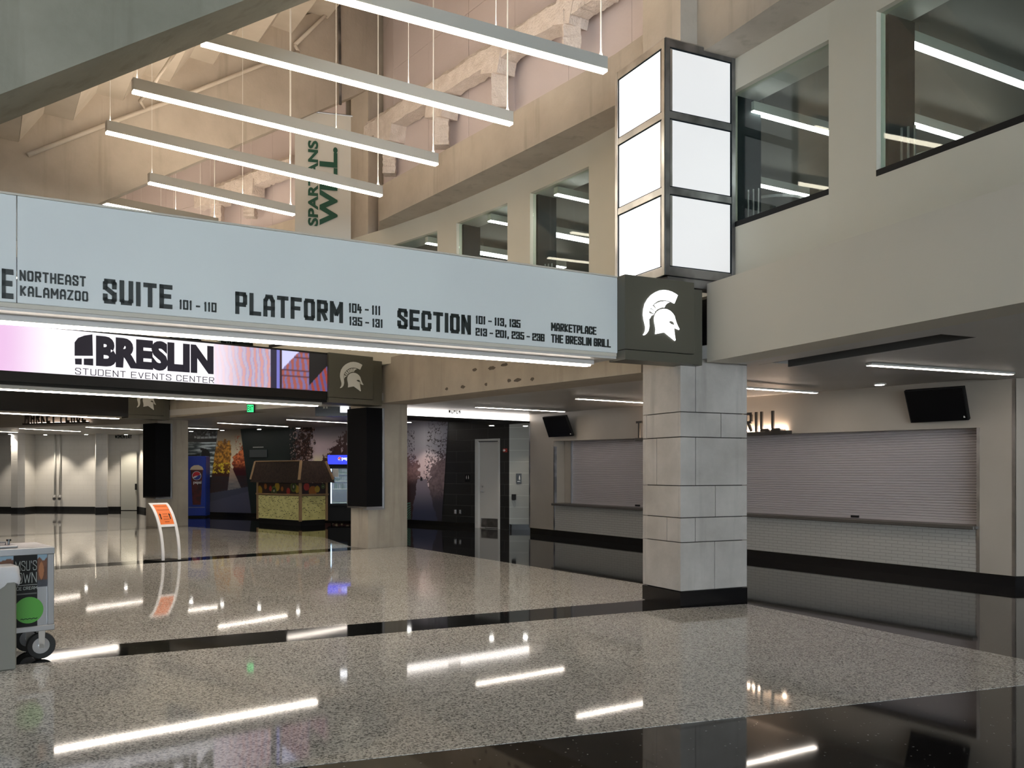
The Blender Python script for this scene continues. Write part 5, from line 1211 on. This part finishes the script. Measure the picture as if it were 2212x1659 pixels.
def wheel(tt, oo):
    c = cf.P(tt, .112, oo); rr_ = .108
    prof = [(rr_ - .042, -.018), (rr_ - .006, -.022), (rr_, -.012), (rr_, .012), (rr_ - .006, .022), (rr_ - .042, .018)]; n = 28; vs = []; fs = []; k = len(prof)
    for i in range(n):
        a_ = 2 * math.pi * i / n
        for r__, o__ in prof: vs.append(c + D3_ * r__ * math.cos(a_) + V((0, 0, r__ * math.sin(a_))) + N3_ * o__)
    for i in range(n):
        for j in range(k): fs.append([i * k + j, i * k + (j + 1) % k, ((i + 1) % n) * k + (j + 1) % k, ((i + 1) % n) * k + j])
    w_ = obj('wheel', MB().add(vs, fs), m_rub, t)
    m_ = MB(); m_.prism([c + D3_ * (rr_ - .043) * math.cos(q * math.pi / 12) + V((0, 0, (rr_ - .043) * math.sin(q * math.pi / 12))) - N3_ * .008 for q in range(24)], N3_ * .016); obj('rim', m_, m_dsteel, w_)
    m_ = MB(); m_.tube([c - N3_ * .034, c + N3_ * .034], .02, 10); obj('axle', m_, m_steel, w_)
    m_ = MB()
    for s in (-1, 1): m_.prism([c + N3_ * .028 * s + D3_ * x + V((0, 0, z)) for x, z in ((-.02, -.015), (.02, -.015), (.025, .125), (-.025, .125))], N3_ * .006 * s)
    m_.prism([c - N3_ * .034 + D3_ * x + V((0, 0, .1255)) for x in (-.03, .03)] + [c + N3_ * .034 + D3_ * x + V((0, 0, .1255)) for x in (.03, -.03)], (0, 0, .007)); obj('caster_fork', m_, m_steel, t)
wheel(e_ - .075, .10); wheel(e_ - .085, dep - .12); wheel(e_ - wid + .1, .10); wheel(e_ - wid + .1, dep - .12)
lz = zt__ + .002; lt = thing('cart_lid', 'flat dark lid with a small knob on top of the ice cream cart', 'lid', tuple(cf.P(gpx(20), lz, .28)))
obj('lid_plate', pp(cf, gpx(-60), gpx(44), lz, lz + .018, .08, .48), m_dsteel, lt, bevel=.004)
c_ = cf.P(gpx(31), lz + .018, .20); m_ = MB(); m_.tube([c_, c_ + V((0, 0, .03))], .008, 8); m_.tube([c_ + V((0, 0, .03)), c_ + V((0, 0, .045))], .018, 10); obj('knob', m_, m_blk, lt)
m_ = MB(); c2_ = cf.P(gpx(-8), lz + .019, .20); m_.tube([c2_, c2_ + V((0, 0, .022)), cf.P(gpx(24), lz + .041, .20), cf.P(gpx(24), lz + .019, .20)], .007, 6); obj('bar_handle', m_, m_alu, lt)
# ================================================================ BIN WITH A WHITE BAG
bc0 = gp(36, 1447); u1_ = V((-.756, -.655)).normalized(); u2_ = V((-u1_.y, u1_.x)); u2_ = u2_ if u2_.x < 0 else -u2_
t = thing('waste_bin', 'grey square waste bin with a white bag folded over its rim at the left edge', 'bin', (bc0.x - .2, bc0.y, 0))
def sq(s, z, off=0): return [P3(bc0 + u1_ * (off - s) + u2_ * (off - s), z), P3(bc0 + u1_ * (.5 - off + s) + u2_ * (off - s), z), P3(bc0 + u1_ * (.5 - off + s) + u2_ * (.17 - off + s), z), P3(bc0 + u1_ * (off - s) + u2_ * (.17 - off + s), z)]
m_bin = M('bin_grey', (.185, .18, .155), .6); m_ = MB(); m_.prism(sq(0, 0.004), (0, 0, .78)); obj('body', m_, m_bin, t, bevel=.01)
m_bag = M('white_bag', (.52, .52, .53), .35, bump=.6, bscale=14); ring = []; n = 64
m_ = MB(); rows = []
for z, s, am in ((.655, .012, .012), (.70, .020, .014), (.745, .018, .012), (.79, .012, .008), (.805, -.01, .004), (.79, -.03, .002), (.787, -.06, 0)):
    r_ = []; c4 = sq(s, z)
    for i in range(n):
        e4 = i * 4 / n; k = int(e4); p = c4[k].lerp(c4[(k + 1) % 4], e4 - k); ctr_ = sum(c4, V()) / 4; dr_ = (p - ctr_); dr_.z = 0
        r_.append(p + dr_.normalized() * am * (math.sin(i * 2.3) + math.sin(i * 5.1 + z * 30)) * .5 + V((0, 0, am * (math.sin(i * 1.1) * 2 if z < .67 else .3 * math.sin(i * 3)))))
    rows.append(r_)
vs = [v for r in rows for v in r]; fs = [[j * n + i, j * n + (i + 1) % n, (j + 1) * n + (i + 1) % n, (j + 1) * n + i] for j in range(len(rows) - 1) for i in range(n)]
fs.append([(len(rows) - 1) * n + i for i in range(n)]); m_.add(vs, fs); obj('bag', m_, m_bag, t, smooth=True)
# ================================================================ DOWNLIGHTS NEAR THE MURAL
for px, lab in ((884, 'small flush downlight just right of the middle column'), (480, 'small flush downlight above the autumn mural'), (560, 'small flush downlight above the green panel'), (644, 'small flush downlight above the leafy mural'), (413, 'small flush downlight above the black and white mural')):
    pl = (P12 if px > 800 else P34).off(-.75); q_ = pl.at(px); downlight(q_.x, q_.y, 2.94, lab, 10 if px < 800 else 42)
q_ = AW.off(-1.0).at(1062); downlight(q_.x, q_.y, 2.72, 'small flush downlight in front of the white door', 26, True)
q_ = tw.off(-.7).at(1135); downlight(q_.x, q_.y, 2.72, 'small flush downlight in front of the tiled wall strip', 22, True)
q_ = W1.off(-1.1).at(1900); downlight(q_.x, q_.y, 2.74, 'small flush downlight in front of the wide roller shutter', 22, True)
